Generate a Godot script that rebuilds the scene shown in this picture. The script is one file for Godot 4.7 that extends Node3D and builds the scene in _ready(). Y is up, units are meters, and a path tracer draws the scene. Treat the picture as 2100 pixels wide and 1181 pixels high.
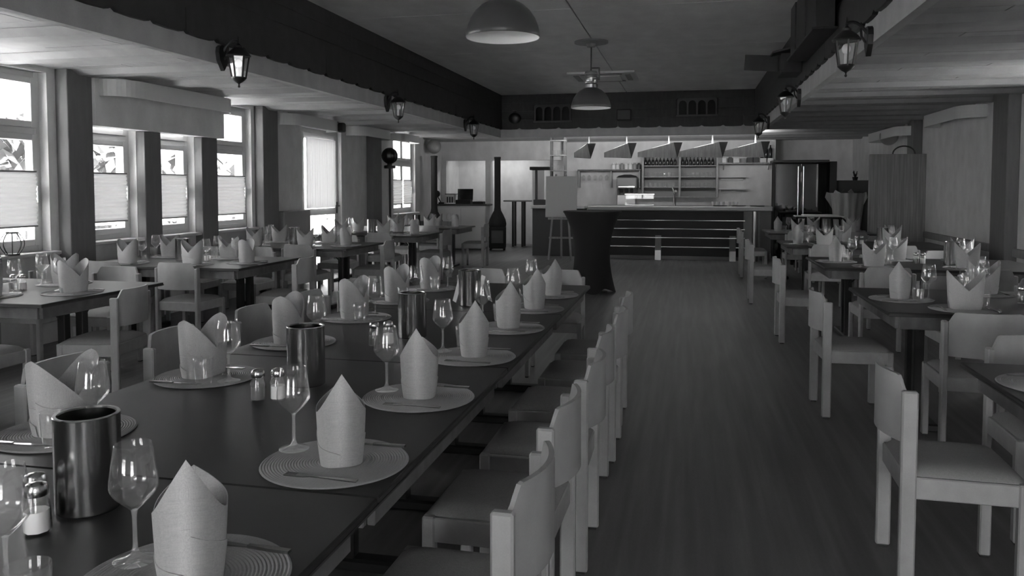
extends Node3D
# A long restaurant dining room set for a banquet, seen down the aisle towards the bar.

const F := 1640.0            # focal length in pixels of the 2100 x 1181 frame
const EYE := 1.49
const WL := -5.95            # inner face of the window wall
const WR := 3.8              # inner face of the right-hand wall
const ZF := 3.6              # wall behind the camera
const ZB := -20.4            # back wall
const LOW := 2.62            # low ceiling
const HIGH := 3.2            # ceiling of the raised middle
const CL := -3.47            # raised middle: left, right, front and far edge
const CR := 1.15
const CN := 1.6
const CF := -14.7
const ORD := ["first", "second", "third", "fourth", "fifth", "sixth", "seventh", "eighth"]

var M := {}
var K := {}                  # shared meshes
var used := {}
var rng := RandomNumberGenerator.new()

# ------------------------------------------------------------------ mesh builder
class Build:
	var v := PackedVector3Array()
	var n := PackedVector3Array()
	var ix := PackedInt32Array()
	var xf := Transform3D()

	func tri(a: Vector3, b: Vector3, c: Vector3, na: Vector3, nb: Vector3, nc: Vector3) -> void:
		var g := (b - a).cross(c - a)
		var s := v.size()
		var nb3 := xf.basis
		v.append(xf * a); v.append(xf * b); v.append(xf * c)
		n.append((nb3 * na).normalized()); n.append((nb3 * nb).normalized()); n.append((nb3 * nc).normalized())
		if g.dot(na + nb + nc) > 0.0:
			ix.append(s); ix.append(s + 2); ix.append(s + 1)
		else:
			ix.append(s); ix.append(s + 1); ix.append(s + 2)

	func quadn(a: Vector3, b: Vector3, c: Vector3, d: Vector3, na: Vector3, nb: Vector3, nc: Vector3, nd: Vector3) -> void:
		tri(a, b, c, na, nb, nc)
		tri(a, c, d, na, nc, nd)

	# flat quad whose normal points towards "out"
	func quad(a: Vector3, b: Vector3, c: Vector3, d: Vector3, out: Vector3) -> void:
		var g := (b - a).cross(d - a)
		if g.length() < 1e-12:
			g = (c - b).cross(d - b)
		g = g.normalized()
		if g.dot(out) < 0.0:
			g = -g
		quadn(a, b, c, d, g, g, g, g)

	func tri3(a: Vector3, b: Vector3, c: Vector3, out: Vector3) -> void:
		var g := (b - a).cross(c - a).normalized()
		if g.dot(out) < 0.0:
			g = -g
		tri(a, b, c, g, g, g)

	# chamfered box
	func box(c: Vector3, s: Vector3, ch := 0.0, bs := Basis()) -> Build:
		var h := s * 0.5
		ch = minf(ch, minf(h.x, minf(h.y, h.z)) * 0.9)
		var ax := [Vector3.RIGHT, Vector3.UP, Vector3.BACK]
		var hh := [h.x, h.y, h.z]
		for i in 3:
			var j := (i + 1) % 3
			var k := (i + 2) % 3
			for sg in [-1.0, 1.0]:
				var o: Vector3 = ax[i] * (hh[i] * sg)
				var u: Vector3 = ax[j] * (hh[j] - ch)
				var w: Vector3 = ax[k] * (hh[k] - ch)
				quad(c + bs * (o - u - w), c + bs * (o + u - w), c + bs * (o + u + w), c + bs * (o - u + w), bs * (ax[i] * sg))
		if ch > 0.0:
			for i in 3:
				var j := (i + 1) % 3
				var k := (i + 2) % 3
				for sj in [-1.0, 1.0]:
					for sk in [-1.0, 1.0]:
						var l: Vector3 = ax[i] * (hh[i] - ch)
						var p: Vector3 = ax[j] * (hh[j] * sj) + ax[k] * ((hh[k] - ch) * sk)
						var q: Vector3 = ax[j] * ((hh[j] - ch) * sj) + ax[k] * (hh[k] * sk)
						quad(c + bs * (p - l), c + bs * (p + l), c + bs * (q + l), c + bs * (q - l), bs * (ax[j] * sj + ax[k] * sk))
			for sx in [-1.0, 1.0]:
				for sy in [-1.0, 1.0]:
					for sz in [-1.0, 1.0]:
						var e := Vector3(sx, sy, sz)
						tri3(c + bs * (Vector3(h.x, h.y - ch, h.z - ch) * e), c + bs * (Vector3(h.x - ch, h.y, h.z - ch) * e), c + bs * (Vector3(h.x - ch, h.y - ch, h.z) * e), bs * e)
		return self

	# box given by two corners
	func bb(a: Vector3, b: Vector3, ch := 0.0) -> Build:
		return box((a + b) * 0.5, (b - a).abs(), ch)

	# bar with a rectangular section from a to b
	func bar(a: Vector3, b: Vector3, w: float, t: float, ch := 0.0) -> Build:
		var d := (b - a).normalized()
		var up := Vector3.UP if absf(d.y) < 0.95 else Vector3.BACK
		var x := up.cross(d).normalized()
		var y := d.cross(x)
		return box((a + b) * 0.5, Vector3(w, t, (b - a).length()), ch, Basis(x, y, d))

	# lathe round y: profile of (radius, height), drawn from the bottom axis outwards and up
	func lathe(p: Array, seg := 24, at := Vector3.ZERO, sharp := 0.75) -> Build:
		var m := p.size()
		var sn := []
		for i in m - 1:
			var d: Vector2 = p[i + 1] - p[i]
			sn.append(Vector2(d.y, -d.x).normalized())
		for i in m - 1:
			var p0: Vector2 = p[i]
			var p1: Vector2 = p[i + 1]
			if p0.distance_to(p1) < 1e-7:
				continue
			var n0: Vector2 = sn[i]
			var n1: Vector2 = sn[i]
			if i > 0 and n0.dot(sn[i - 1]) > sharp:
				n0 = (n0 + sn[i - 1]).normalized()
			if i < m - 2 and n1.dot(sn[i + 1]) > sharp:
				n1 = (n1 + sn[i + 1]).normalized()
			for k in seg:
				var t0 := TAU * k / seg
				var t1 := TAU * (k + 1) / seg
				var c0 := Vector3(cos(t0), 0, sin(t0))
				var c1 := Vector3(cos(t1), 0, sin(t1))
				var a := at + c0 * p0.x + Vector3.UP * p0.y
				var b := at + c1 * p0.x + Vector3.UP * p0.y
				var c := at + c1 * p1.x + Vector3.UP * p1.y
				var d2 := at + c0 * p1.x + Vector3.UP * p1.y
				var na := c0 * n0.x + Vector3.UP * n0.y
				var nb := c1 * n0.x + Vector3.UP * n0.y
				var nc := c1 * n1.x + Vector3.UP * n1.y
				var nd := c0 * n1.x + Vector3.UP * n1.y
				if p0.x < 1e-6:
					tri(a, c, d2, na, nc, nd)
				elif p1.x < 1e-6:
					tri(a, b, c, na, nb, nc)
				else:
					quadn(a, b, c, d2, na, nb, nc, nd)
		return self

	# round tube along a path
	func tube(pts: Array, r: float, seg := 8, r2 := -1.0) -> Build:
		if r2 < 0.0:
			r2 = r
		var m := pts.size()
		var rings := []
		var nrm := []
		var side := Vector3.ZERO
		for i in m:
			var d: Vector3
			if i == 0:
				d = pts[1] - pts[0]
			elif i == m - 1:
				d = pts[m - 1] - pts[m - 2]
			else:
				d = (pts[i + 1] - pts[i]).normalized() + (pts[i] - pts[i - 1]).normalized()
			d = d.normalized()
			if i == 0:
				side = d.cross(Vector3.UP if absf(d.y) < 0.9 else Vector3.RIGHT).normalized()
			else:
				side = (side - d * side.dot(d)).normalized()
			var up := side.cross(d)
			var rr := lerpf(r, r2, float(i) / (m - 1))
			var ring := []
			var rn := []
			for k in seg:
				var t := TAU * k / seg
				var o := side * cos(t) + up * sin(t)
				ring.append(pts[i] + o * rr)
				rn.append(o)
			rings.append(ring)
			nrm.append(rn)
		for i in m - 1:
			for k in seg:
				var k2 := (k + 1) % seg
				quadn(rings[i][k], rings[i][k2], rings[i + 1][k2], rings[i + 1][k], nrm[i][k], nrm[i][k2], nrm[i + 1][k2], nrm[i + 1][k])
		for e in [0, m - 1]:
			var dd: Vector3 = (pts[0] - pts[1]) if e == 0 else (pts[m - 1] - pts[m - 2])
			for k in seg:
				tri3(pts[e], rings[e][k], rings[e][(k + 1) % seg], dd)
		return self

	# polygon (x, y) extruded along z from z0 to z1
	func prism(poly: PackedVector2Array, z0: float, z1: float, bs := Transform3D()) -> Build:
		var id := Geometry2D.triangulate_polygon(poly)
		for i in range(0, id.size(), 3):
			for z in [z0, z1]:
				var q := []
				for k in 3:
					q.append(bs * Vector3(poly[id[i + k]].x, poly[id[i + k]].y, z))
				tri3(q[0], q[1], q[2], bs.basis * Vector3(0, 0, 1.0 if z == maxf(z0, z1) else -1.0))
		var cw := Geometry2D.is_polygon_clockwise(poly)
		for i in poly.size():
			var a := poly[i]
			var b := poly[(i + 1) % poly.size()]
			var o := Vector2((b - a).y, -(b - a).x)
			if cw:
				o = -o
			quad(bs * Vector3(a.x, a.y, z0), bs * Vector3(b.x, b.y, z0), bs * Vector3(b.x, b.y, z1), bs * Vector3(a.x, a.y, z1), bs.basis * Vector3(o.x, o.y, 0))
		return self

	func ball(c: Vector3, r: Vector3, seg := 16, rows := 10) -> Build:
		for i in rows:
			var a0 := PI * i / rows
			var a1 := PI * (i + 1) / rows
			for k in seg:
				var t0 := TAU * k / seg
				var t1 := TAU * (k + 1) / seg
				var p := [Vector3(sin(a0) * cos(t0), cos(a0), sin(a0) * sin(t0)), Vector3(sin(a0) * cos(t1), cos(a0), sin(a0) * sin(t1)), Vector3(sin(a1) * cos(t1), cos(a1), sin(a1) * sin(t1)), Vector3(sin(a1) * cos(t0), cos(a1), sin(a1) * sin(t0))]
				if i == 0:
					tri(c + p[0] * r, c + p[2] * r, c + p[3] * r, p[0], p[2], p[3])
				elif i == rows - 1:
					tri(c + p[0] * r, c + p[1] * r, c + p[2] * r, p[0], p[1], p[2])
				else:
					quadn(c + p[0] * r, c + p[1] * r, c + p[2] * r, c + p[3] * r, p[0], p[1], p[2], p[3])
		return self

	func quadded(a: Vector3, b: Vector3, c: Vector3, d: Vector3) -> ArrayMesh:
		var m := (a + c) * 0.5
		quad(a, b, c, d, Vector3(m.x, 0, m.z))
		return mesh()

	func quadded2(a: Vector3, b: Vector3, c: Vector3, d: Vector3, out: Vector3) -> ArrayMesh:
		quad(a, b, c, d, out)
		return mesh()

	func mesh() -> ArrayMesh:
		var a := []
		a.resize(Mesh.ARRAY_MAX)
		a[Mesh.ARRAY_VERTEX] = v
		a[Mesh.ARRAY_NORMAL] = n
		a[Mesh.ARRAY_INDEX] = ix
		var m := ArrayMesh.new()
		m.add_surface_from_arrays(Mesh.PRIMITIVE_TRIANGLES, a)
		return m

func B() -> Build:
	return Build.new()

func P(l: Array) -> PackedVector2Array:
	var r := PackedVector2Array()
	for i in range(0, l.size(), 2):
		r.append(Vector2(l[i], l[i + 1]))
	return r

func V2(l: Array) -> Array:
	var r := []
	for i in range(0, l.size(), 2):
		r.append(Vector2(l[i], l[i + 1]))
	return r

# ------------------------------------------------------------------ scene helpers
func numbered(called: String) -> String:
	if not used.has(called):
		used[called] = 0
		return called
	used[called] += 1
	return "%s_%03d" % [called, used[called]]

func meta(o: Node, label: String, category: String, group := "", kind := "") -> void:
	if label != "":
		o.set_meta("label", label)
	if category != "":
		o.set_meta("category", category)
	if group != "":
		o.set_meta("group", group)
	if kind != "":
		o.set_meta("kind", kind)

func thing(called: String, label: String, category: String, at := Vector3.ZERO, turn := 0.0, group := "", kind := "") -> Node3D:
	var o := Node3D.new()
	o.name = numbered(called)
	add_child(o)
	o.position = at
	o.rotation.y = turn
	meta(o, label, category, group, kind)
	return o

func part(parent: Node, called: String, m: Mesh, mat: Material, at := Vector3.ZERO, turn := 0.0) -> MeshInstance3D:
	var o := MeshInstance3D.new()
	o.name = called
	o.mesh = m
	o.material_override = mat
	parent.add_child(o, true)
	o.position = at
	o.rotation.y = turn
	return o

func solo(called: String, m: Mesh, mat: Material, label: String, category: String, at := Vector3.ZERO, turn := 0.0, group := "", kind := "") -> MeshInstance3D:
	var o := MeshInstance3D.new()
	o.name = numbered(called)
	o.mesh = m
	o.material_override = mat
	add_child(o)
	o.position = at
	o.rotation.y = turn
	meta(o, label, category, group, kind)
	return o

# ------------------------------------------------------------------ materials
func grey(lin: float) -> Color:
	return Color(lin, lin, lin).linear_to_srgb()

func mat(lin: float, rough := 0.6, metal := 0.0) -> StandardMaterial3D:
	var m := StandardMaterial3D.new()
	m.albedo_color = grey(lin)
	m.roughness = rough
	m.metallic = metal
	return m

# a grey texture from noise: base value times (1 +- amount), stretched along one axis
func noise_tex(size: int, sx: float, sy: float, amount: float, seed_: int, octaves := 4, fine := 0.0) -> ImageTexture:
	var f := FastNoiseLite.new()
	f.seed = seed_
	f.noise_type = FastNoiseLite.TYPE_SIMPLEX_SMOOTH
	f.frequency = 1.0
	f.fractal_octaves = octaves
	var g := FastNoiseLite.new()
	g.seed = seed_ + 7
	g.frequency = 1.0
	var img := Image.create(size, size, false, Image.FORMAT_RGB8)
	# wrap by walking on two circles
	for y in size:
		var ty := TAU * y / size
		for x in size:
			var tx := TAU * x / size
			var a := f.get_noise_3d(cos(tx) * sx, sin(tx) * sx, cos(ty) * sy) + f.get_noise_3d(sin(ty) * sy + 9.0, cos(tx) * sx, sin(tx) * sx)
			var val := 0.86 + amount * a * 0.5
			if fine > 0.0:
				val += fine * (g.get_noise_2d(x * 0.7, y * 0.7))
			val = clampf(val, 0.0, 1.0)
			img.set_pixel(x, y, Color(val, val, val))
	img.generate_mipmaps()
	return ImageTexture.create_from_image(img)

func textured(lin: float, rough: float, tex: Texture2D, per_metre: Vector3, world := true) -> StandardMaterial3D:
	var m := mat(lin, rough)
	m.albedo_texture = tex
	m.uv1_triplanar = true
	m.uv1_world_triplanar = world
	m.uv1_scale = per_metre
	return m

func materials() -> void:
	var grain := noise_tex(256, 2.2, 0.5, 0.24, 11, 5, 0.05)
	var blotch := noise_tex(256, 1.2, 1.2, 0.08, 5, 4, 0.03)
	var weave := noise_tex(256, 14.0, 14.0, 0.12, 21, 2, 0.08)
	M.floor = textured(0.18, 0.42, grain, Vector3(0.9, 1.0, 0.28))
	M.wall = textured(0.86, 0.8, blotch, Vector3(0.5, 0.5, 0.5))
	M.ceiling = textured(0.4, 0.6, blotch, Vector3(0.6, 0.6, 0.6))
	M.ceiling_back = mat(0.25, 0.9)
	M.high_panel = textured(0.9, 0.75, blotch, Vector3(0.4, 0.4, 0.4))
	M.dark_wood = textured(0.035, 0.6, grain, Vector3(1.0, 3.0, 0.5))
	M.fascia = textured(0.5, 0.6, blotch, Vector3(0.7, 0.7, 0.7))
	M.pilaster = textured(0.2, 0.6, blotch, Vector3(2.0, 0.5, 2.0))
	M.frame = mat(0.55, 0.45)
	M.blind = mat(0.7, 0.9)
	M.blind.backlight_enabled = true
	M.blind.backlight = Color(0.32, 0.32, 0.32)
	M.blind.cull_mode = BaseMaterial3D.CULL_DISABLED
	M.sheer = mat(0.85, 0.9)
	M.sheer.backlight_enabled = true
	M.sheer.backlight = Color(0.36, 0.36, 0.36)
	M.sheer.cull_mode = BaseMaterial3D.CULL_DISABLED
	M.chair = textured(0.42, 0.45, blotch, Vector3(1.5, 1.5, 1.5), false)
	M.cushion = textured(0.34, 0.95, weave, Vector3(3, 3, 3), false)
	M.pad = mat(0.03, 0.7)
	M.table = textured(0.022, 0.45, blotch, Vector3(0.8, 0.8, 0.8))
	M.table_edge = mat(0.03, 0.5)
	M.apron = textured(0.17, 0.45, grain, Vector3(0.7, 3.0, 0.7))
	M.black_metal = mat(0.012, 0.45)
	M.matte_black = mat(0.012, 0.85)
	M.napkin = textured(0.56, 0.95, weave, Vector3(4, 4, 4), false)
	M.mat_ = textured(0.42, 0.85, weave, Vector3(5, 5, 5), false)
	M.steel = mat(0.55, 0.22, 1.0)
	M.brushed = mat(0.42, 0.3, 1.0)
	M.cooler = mat(0.38, 0.2, 1.0)
	M.dark_steel = mat(0.12, 0.35, 1.0)
	M.chrome = mat(0.75, 0.12, 1.0)
	M.glass = mat(1.0, 0.0)
	M.glass.albedo_color = Color(1, 1, 1, 0.0)
	M.glass.refraction_enabled = true
	M.glass.refraction_scale = 0.05
	M.thin_glass = mat(1.0, 0.0)
	M.thin_glass.transparency = BaseMaterial3D.TRANSPARENCY_ALPHA
	M.thin_glass.albedo_color = Color(0.9, 0.9, 0.9, 0.015)
	M.thin_glass.metallic_specular = 0.7
	M.stem_glass = M.thin_glass.duplicate()
	M.stem_glass.albedo_color = Color(0.9, 0.9, 0.9, 0.13)
	M.pane = mat(0.9, 0.0)
	M.pane.transparency = BaseMaterial3D.TRANSPARENCY_ALPHA
	M.pane.albedo_color = Color(0.9, 0.9, 0.9, 0.06)
	M.salt = mat(0.8, 0.95)
	M.pepper = mat(0.12, 0.95)
	M.shade_out = mat(0.07, 0.35)
	M.shade_in = mat(0.9, 0.6)
	M.bulb = mat(0.85, 0.25)
	M.glow = mat(0.8, 0.8)
	M.glow.emission_enabled = true
	M.glow.emission = Color(1, 1, 1)
	M.glow.emission_energy_multiplier = 0.5
	M.spandex = mat(0.008, 0.9)
	M.spandex.rim_enabled = true
	M.spandex.rim = 0.15
	M.bar_front = mat(0.008, 0.55)
	M.bar_top = mat(0.2, 0.35, 0.4)
	M.light_wood = textured(0.42, 0.55, grain, Vector3(1.5, 1.5, 1.5))
	M.mid_wood = textured(0.2, 0.55, grain, Vector3(1.5, 1.5, 1.5))
	M.grey_wood = textured(0.3, 0.55, grain, Vector3(2.5, 0.6, 2.5))
	M.paper = mat(0.7, 0.9)
	M.pale = mat(0.6, 0.6)
	M.mid = mat(0.25, 0.6)
	M.dark = mat(0.05, 0.5)
	M.bottle = mat(0.015, 0.12)
	M.screen = mat(0.01, 0.15)
	M.dark_glass = mat(0.01, 0.04)
	M.dark_glass.clearcoat_enabled = true
	M.dark_glass.clearcoat = 1.0
	M.dark_glass.clearcoat_roughness = 0.02
	M.leaf = mat(0.035, 0.7)
	M.leaf_dark = mat(0.05, 0.7)
	M.house = textured(0.7, 0.9, blotch, Vector3(0.2, 0.2, 0.2))
	M.house2 = textured(0.25, 0.9, blotch, Vector3(0.2, 0.2, 0.2))
	M.roof = textured(0.06, 0.85, grain, Vector3(0.5, 0.5, 0.5))
	M.ground = textured(0.6, 0.95, blotch, Vector3(0.1, 0.1, 0.1))
	M.win_dark = mat(0.12, 0.1)

# ------------------------------------------------------------------ camera, sky, light
func view_and_light() -> void:
	var cam := Camera3D.new()
	cam.name = "camera"
	add_child(cam)
	cam.position = Vector3(0, EYE, 0)
	cam.rotation = Vector3(-atan(82.0 / F), atan(362.0 / F), 0)
	cam.projection = Camera3D.PROJECTION_FRUSTUM
	cam.near = 0.05
	cam.far = 400.0
	cam.size = 0.05 * 1181.0 / F
	cam.frustum_offset = Vector2(0, -0.05 * (590.5 - 465.0) / F)
	cam.current = true
	var e := Environment.new()
	e.background_mode = Environment.BG_SKY
	var sky := Sky.new()
	var sm := ProceduralSkyMaterial.new()
	sm.sky_top_color = grey(0.75)
	sm.sky_horizon_color = grey(0.95)
	sm.ground_horizon_color = grey(0.6)
	sm.ground_bottom_color = grey(0.35)
	sm.sky_curve = 0.2
	sm.sun_angle_max = 1.0
	sky.sky_material = sm
	e.sky = sky
	e.background_energy_multiplier = 3.0
	e.tonemap_mode = Environment.TONE_MAPPER_LINEAR
	e.tonemap_exposure = 6.8
	e.sdfgi_enabled = true
	e.ssao_enabled = true
	e.ssil_enabled = true
	var we := WorldEnvironment.new()
	we.environment = e
	add_child(we)
	var sun := DirectionalLight3D.new()
	sun.name = "sun"
	add_child(sun)
	sun.light_energy = 4.5
	sun.shadow_enabled = true
	sun.light_angular_distance = 1.0
	sun.look_at_from_position(Vector3(8, 40, 30), Vector3.ZERO)

# ------------------------------------------------------------------ the room
func slab(called: String, a: Vector3, b: Vector3, m: Material, label: String, cat: String) -> void:
	solo(called, B().bb(a, b).mesh(), m, label, cat, Vector3.ZERO, 0.0, "", "structure")

const OPEN := [  # openings of the window wall: near z, far z, sill, head
	[-2.9, -4.0, 0.88, 2.57], [-4.3, -6.5, 0.88, 2.57],
	[-6.97, -7.74, 0.93, 2.57], [-8.02, -8.8, 0.93, 2.57], [-9.13, -10.12, 0.93, 2.57],
	[-11.62, -13.08, 0.0, 2.44], [-15.6, -16.95, 0.93, 2.57]]

const OPEN_R := [[-8.2, -9.1, 0.88, 2.4]]

func wall_mesh(openings: Array, z0: float, z1: float, x0: float, x1: float, top: float) -> Mesh:
	var b := B()
	var z := z0
	for o in openings:
		b.bb(Vector3(x0, -0.1, z), Vector3(x1, top, o[0]))
		if o[2] > 0.0:
			b.bb(Vector3(x0, -0.1, o[0]), Vector3(x1, o[2], o[1]))
		b.bb(Vector3(x0, o[3], o[0]), Vector3(x1, top, o[1]))
		z = o[1]
	b.bb(Vector3(x0, -0.1, z), Vector3(x1, top, z1))
	return b.mesh()

func shell() -> void:
	slab("floor", Vector3(WL - 0.3, -0.2, ZF + 0.3), Vector3(WR + 0.3, 0, ZB - 0.3), M.floor, "dark grey wood-look floor of the dining room", "floor")
	solo("wall_left", wall_mesh(OPEN, ZF, ZB, WL - 0.26, WL, 3.4), M.wall, "pale plaster wall with the row of windows on the left", "wall", Vector3.ZERO, 0.0, "", "structure")
	solo("wall_right", wall_mesh(OPEN_R, ZF, ZB, WR, WR + 0.25, 3.4), M.wall, "pale plaster wall along the right side", "wall", Vector3.ZERO, 0.0, "", "structure")
	slab("wall_back", Vector3(WL - 0.26, -0.1, ZB), Vector3(WR + 0.25, 3.4, ZB - 0.25), M.wall, "pale back wall behind bar and niche", "wall")
	# wall behind the camera with its row of windows
	var b := B()
	var x := WL - 0.26
	var holes := [[-3.0, -1.2], [1.2, 3.0]]
	for h in holes:
		b.bb(Vector3(x, -0.1, ZF), Vector3(h[0], 3.4, ZF + 0.25))
		b.bb(Vector3(h[0], -0.1, ZF), Vector3(h[1], 0.5, ZF + 0.25))
		b.bb(Vector3(h[0], 2.5, ZF), Vector3(h[1], 3.4, ZF + 0.25))
		x = h[1]
	b.bb(Vector3(x, -0.1, ZF), Vector3(WR + 0.25, 3.4, ZF + 0.25))
	solo("wall_front", b.mesh(), M.wall, "pale wall with tall windows behind the viewer", "wall", Vector3.ZERO, 0.0, "", "structure")
	# raised ceiling in the middle: backing and big panels with open joints
	var c := thing("ceiling", "dim raised ceiling of large flat panels over the aisle", "ceiling", Vector3.ZERO, 0.0, "", "structure")
	part(c, "backing", B().bb(Vector3(WL - 0.26, HIGH + 0.02, ZF + 0.25), Vector3(WR + 0.25, HIGH + 0.25, ZB - 0.25)).mesh(), M.ceiling_back)
	var zs := [CN, -0.75, -3.05, -5.4, -7.72, -10.02, -12.37, CF]
	var xs := [CL, -1.12, CR]
	for i in zs.size() - 1:
		for j in 2:
			part(c, "panel", B().bb(Vector3(xs[j] + 0.006, HIGH, zs[i] - 0.006), Vector3(xs[j + 1] - 0.006, HIGH + 0.02, zs[i + 1] + 0.006), 0.004).mesh(), M.high_panel)
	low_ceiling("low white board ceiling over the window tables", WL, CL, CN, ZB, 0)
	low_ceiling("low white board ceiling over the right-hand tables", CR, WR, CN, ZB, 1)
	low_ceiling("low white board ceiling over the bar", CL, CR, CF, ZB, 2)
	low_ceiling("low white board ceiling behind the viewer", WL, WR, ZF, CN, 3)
	fascias()
	# pilasters and posts
	var pil := [[WL, -5.81, -6.6, -6.93, LOW, "between the first window and the header"], [WL, -5.81, -10.2, -10.62, LOW, "beside the pale radiator panel"], [WL, -5.81, -14.2, -14.62, LOW, "beside the globe stand"],
		[WL, -5.84, -7.74, -8.02, 2.1, "left one of the two under the header"], [WL, -5.84, -8.8, -9.13, 2.1, "right one of the two under the header"]]
	for p in pil:
		solo("pilaster", B().bb(Vector3(p[0], 0, p[2]), Vector3(p[1], p[4], p[3]), 0.006).mesh(), M.pilaster, "grey wooden wall post " + p[5], "wall post", Vector3.ZERO, 0.0, "", "structure")
	solo("pilaster", B().bb(Vector3(WR, 0, -10.5), Vector3(WR - 0.14, LOW, -10.98), 0.006).mesh(), M.pilaster, "grey wooden wall post at the right edge", "wall post", Vector3.ZERO, 0.0, "", "structure")
	solo("pilaster", B().bb(Vector3(WR, 0, -14.55), Vector3(WR - 0.14, LOW, -14.95), 0.006).mesh(), M.pilaster, "grey wooden wall post behind the grey partition", "wall post", Vector3.ZERO, 0.0, "", "structure")
	# header box over the two middle windows
	solo("trim_1", B().bb(Vector3(WL, 2.1, -6.93), Vector3(WL + 0.17, LOW, -9.2), 0.004).mesh(), M.wall, "pale boxed header above the two middle windows", "header", Vector3.ZERO, 0.0, "", "structure")
	# ledge along the right wall
	solo("trim_2", B().bb(Vector3(WR, 0.66, -2.0), Vector3(WR - 0.05, 0.76, -14.2), 0.006).mesh(), M.grey_wood, "dark wooden rail running along the right wall", "rail", Vector3.ZERO, 0.0, "", "structure")

func low_ceiling(label: String, x0: float, x1: float, z0: float, z1: float, salt: int) -> void:
	var c := thing("ceiling", label, "ceiling", Vector3.ZERO, 0.0, "", "structure")
	part(c, "backing", B().bb(Vector3(x0, LOW + 0.012, z0), Vector3(x1, LOW + 0.16, z1)).mesh(), M.ceiling_back)
	var z := z0
	var row := 0
	while z > z1 + 0.02:
		var ze := maxf(z - 0.45, z1)
		if z < -1.5 or salt == 3:
			var x := x0
			var cut := x0 + (0.82 if row % 2 == 0 else 1.55)
			while x < x1 - 0.01:
				var xe := minf(cut, x1)
				if x1 - xe < 0.3:
					xe = x1
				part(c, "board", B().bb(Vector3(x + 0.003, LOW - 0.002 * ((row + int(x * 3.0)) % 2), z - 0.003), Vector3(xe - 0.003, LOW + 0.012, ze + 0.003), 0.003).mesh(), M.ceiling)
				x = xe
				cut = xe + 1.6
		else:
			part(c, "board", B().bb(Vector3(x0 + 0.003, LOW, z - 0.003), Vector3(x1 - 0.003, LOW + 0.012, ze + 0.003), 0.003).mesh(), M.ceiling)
		z = ze
		row += 1
	# shallow ribs running across
	if salt != 3:
		z = -5.05
		while z > z1 + 0.3:
			if z < z0 - 0.2:
				var r := B().prism(P([-0.19, 0, -0.09, -0.045, 0.09, -0.045, 0.19, 0]), x0, x1, Transform3D(Basis(Vector3(0, 0, -1), Vector3.UP, Vector3.RIGHT), Vector3(0, LOW - 0.0005, z)))
				part(c, "rib", r.mesh(), M.ceiling)
			z -= 0.9

func fascias() -> void:
	# the edge of the raised middle: a pale lower board, dark boards above, the lowest one with a scalloped edge
	var runs := [
		[Vector3(CL, 0, CN), Vector3(CL, 0, CF), Vector3(1, 0, 0), "left edge of the raised ceiling, dark boards over a pale board"],
		[Vector3(CR, 0, CN), Vector3(CR, 0, CF), Vector3(-1, 0, 0), "right edge of the raised ceiling, dark boards over a pale board"],
		[Vector3(CL, 0, CF), Vector3(CR, 0, CF), Vector3(0, 0, 1), "far edge of the raised ceiling above the bar, dark boards"],
		[Vector3(CL, 0, CN), Vector3(CR, 0, CN), Vector3(0, 0, -1), "near edge of the raised ceiling behind the viewer, dark boards"]]
	var i := 1
	for r in runs:
		var a: Vector3 = r[0]
		var d: Vector3 = (r[1] - a)
		var len := d.length()
		d = d.normalized()
		var n: Vector3 = r[2]
		var f := Transform3D(Basis(d, Vector3.UP, n), a)   # x along the run, y up, z into the raised middle
		var t := thing("trim_%d" % (i + 2), r[3], "ceiling edge", Vector3.ZERO, 0.0, "", "structure")
		i += 1
		var e := 0.0
		part(t, "pale_board", B().prism(P([0, 2.41, len, 2.41, len, 2.62, 0, 2.62]), -0.05, 0.012, f).mesh(), M.fascia)
		part(t, "backing", B().prism(P([0, 2.6, len, 2.6, len, HIGH + 0.02, 0, HIGH + 0.02]), -0.05, 0.0, f).mesh(), M.matte_black)
		# dark boards
		var y := 2.735
		while y < HIGH - 0.01:
			var y2 := minf(y + 0.155, HIGH)
			part(t, "dark_board", B().prism(P([e, y + 0.004, len - e, y + 0.004, len - e, y2, e, y2]), 0.0, 0.034, f).mesh(), M.dark_wood)
			y = y2
		# scalloped bottom boards, butted every two metres
		var s := 0.0
		while s < len - 0.05:
			var s2 := minf(s + 2.2, len)
			var pl := PackedVector2Array()
			pl.append(Vector2(s2 - 0.003, 2.735))
			pl.append(Vector2(s + 0.003, 2.735))
			var k := 0.0
			while k < s2 - s - 0.01:
				var w := minf(0.37, s2 - s - k)
				var bs := s + k
				pl.append(Vector2(bs + 0.004, 2.585))
				pl.append(Vector2(bs + w * 0.12, 2.562))
				pl.append(Vector2(bs + w * 0.5, 2.557))
				pl.append(Vector2(bs + w * 0.88, 2.562))
				k += w
			pl.append(Vector2(s2 - 0.003, 2.585))
			part(t, "scalloped_board", B().prism(pl, 0.012, 0.046, f).mesh(), M.dark_wood)
			s = s2

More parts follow.
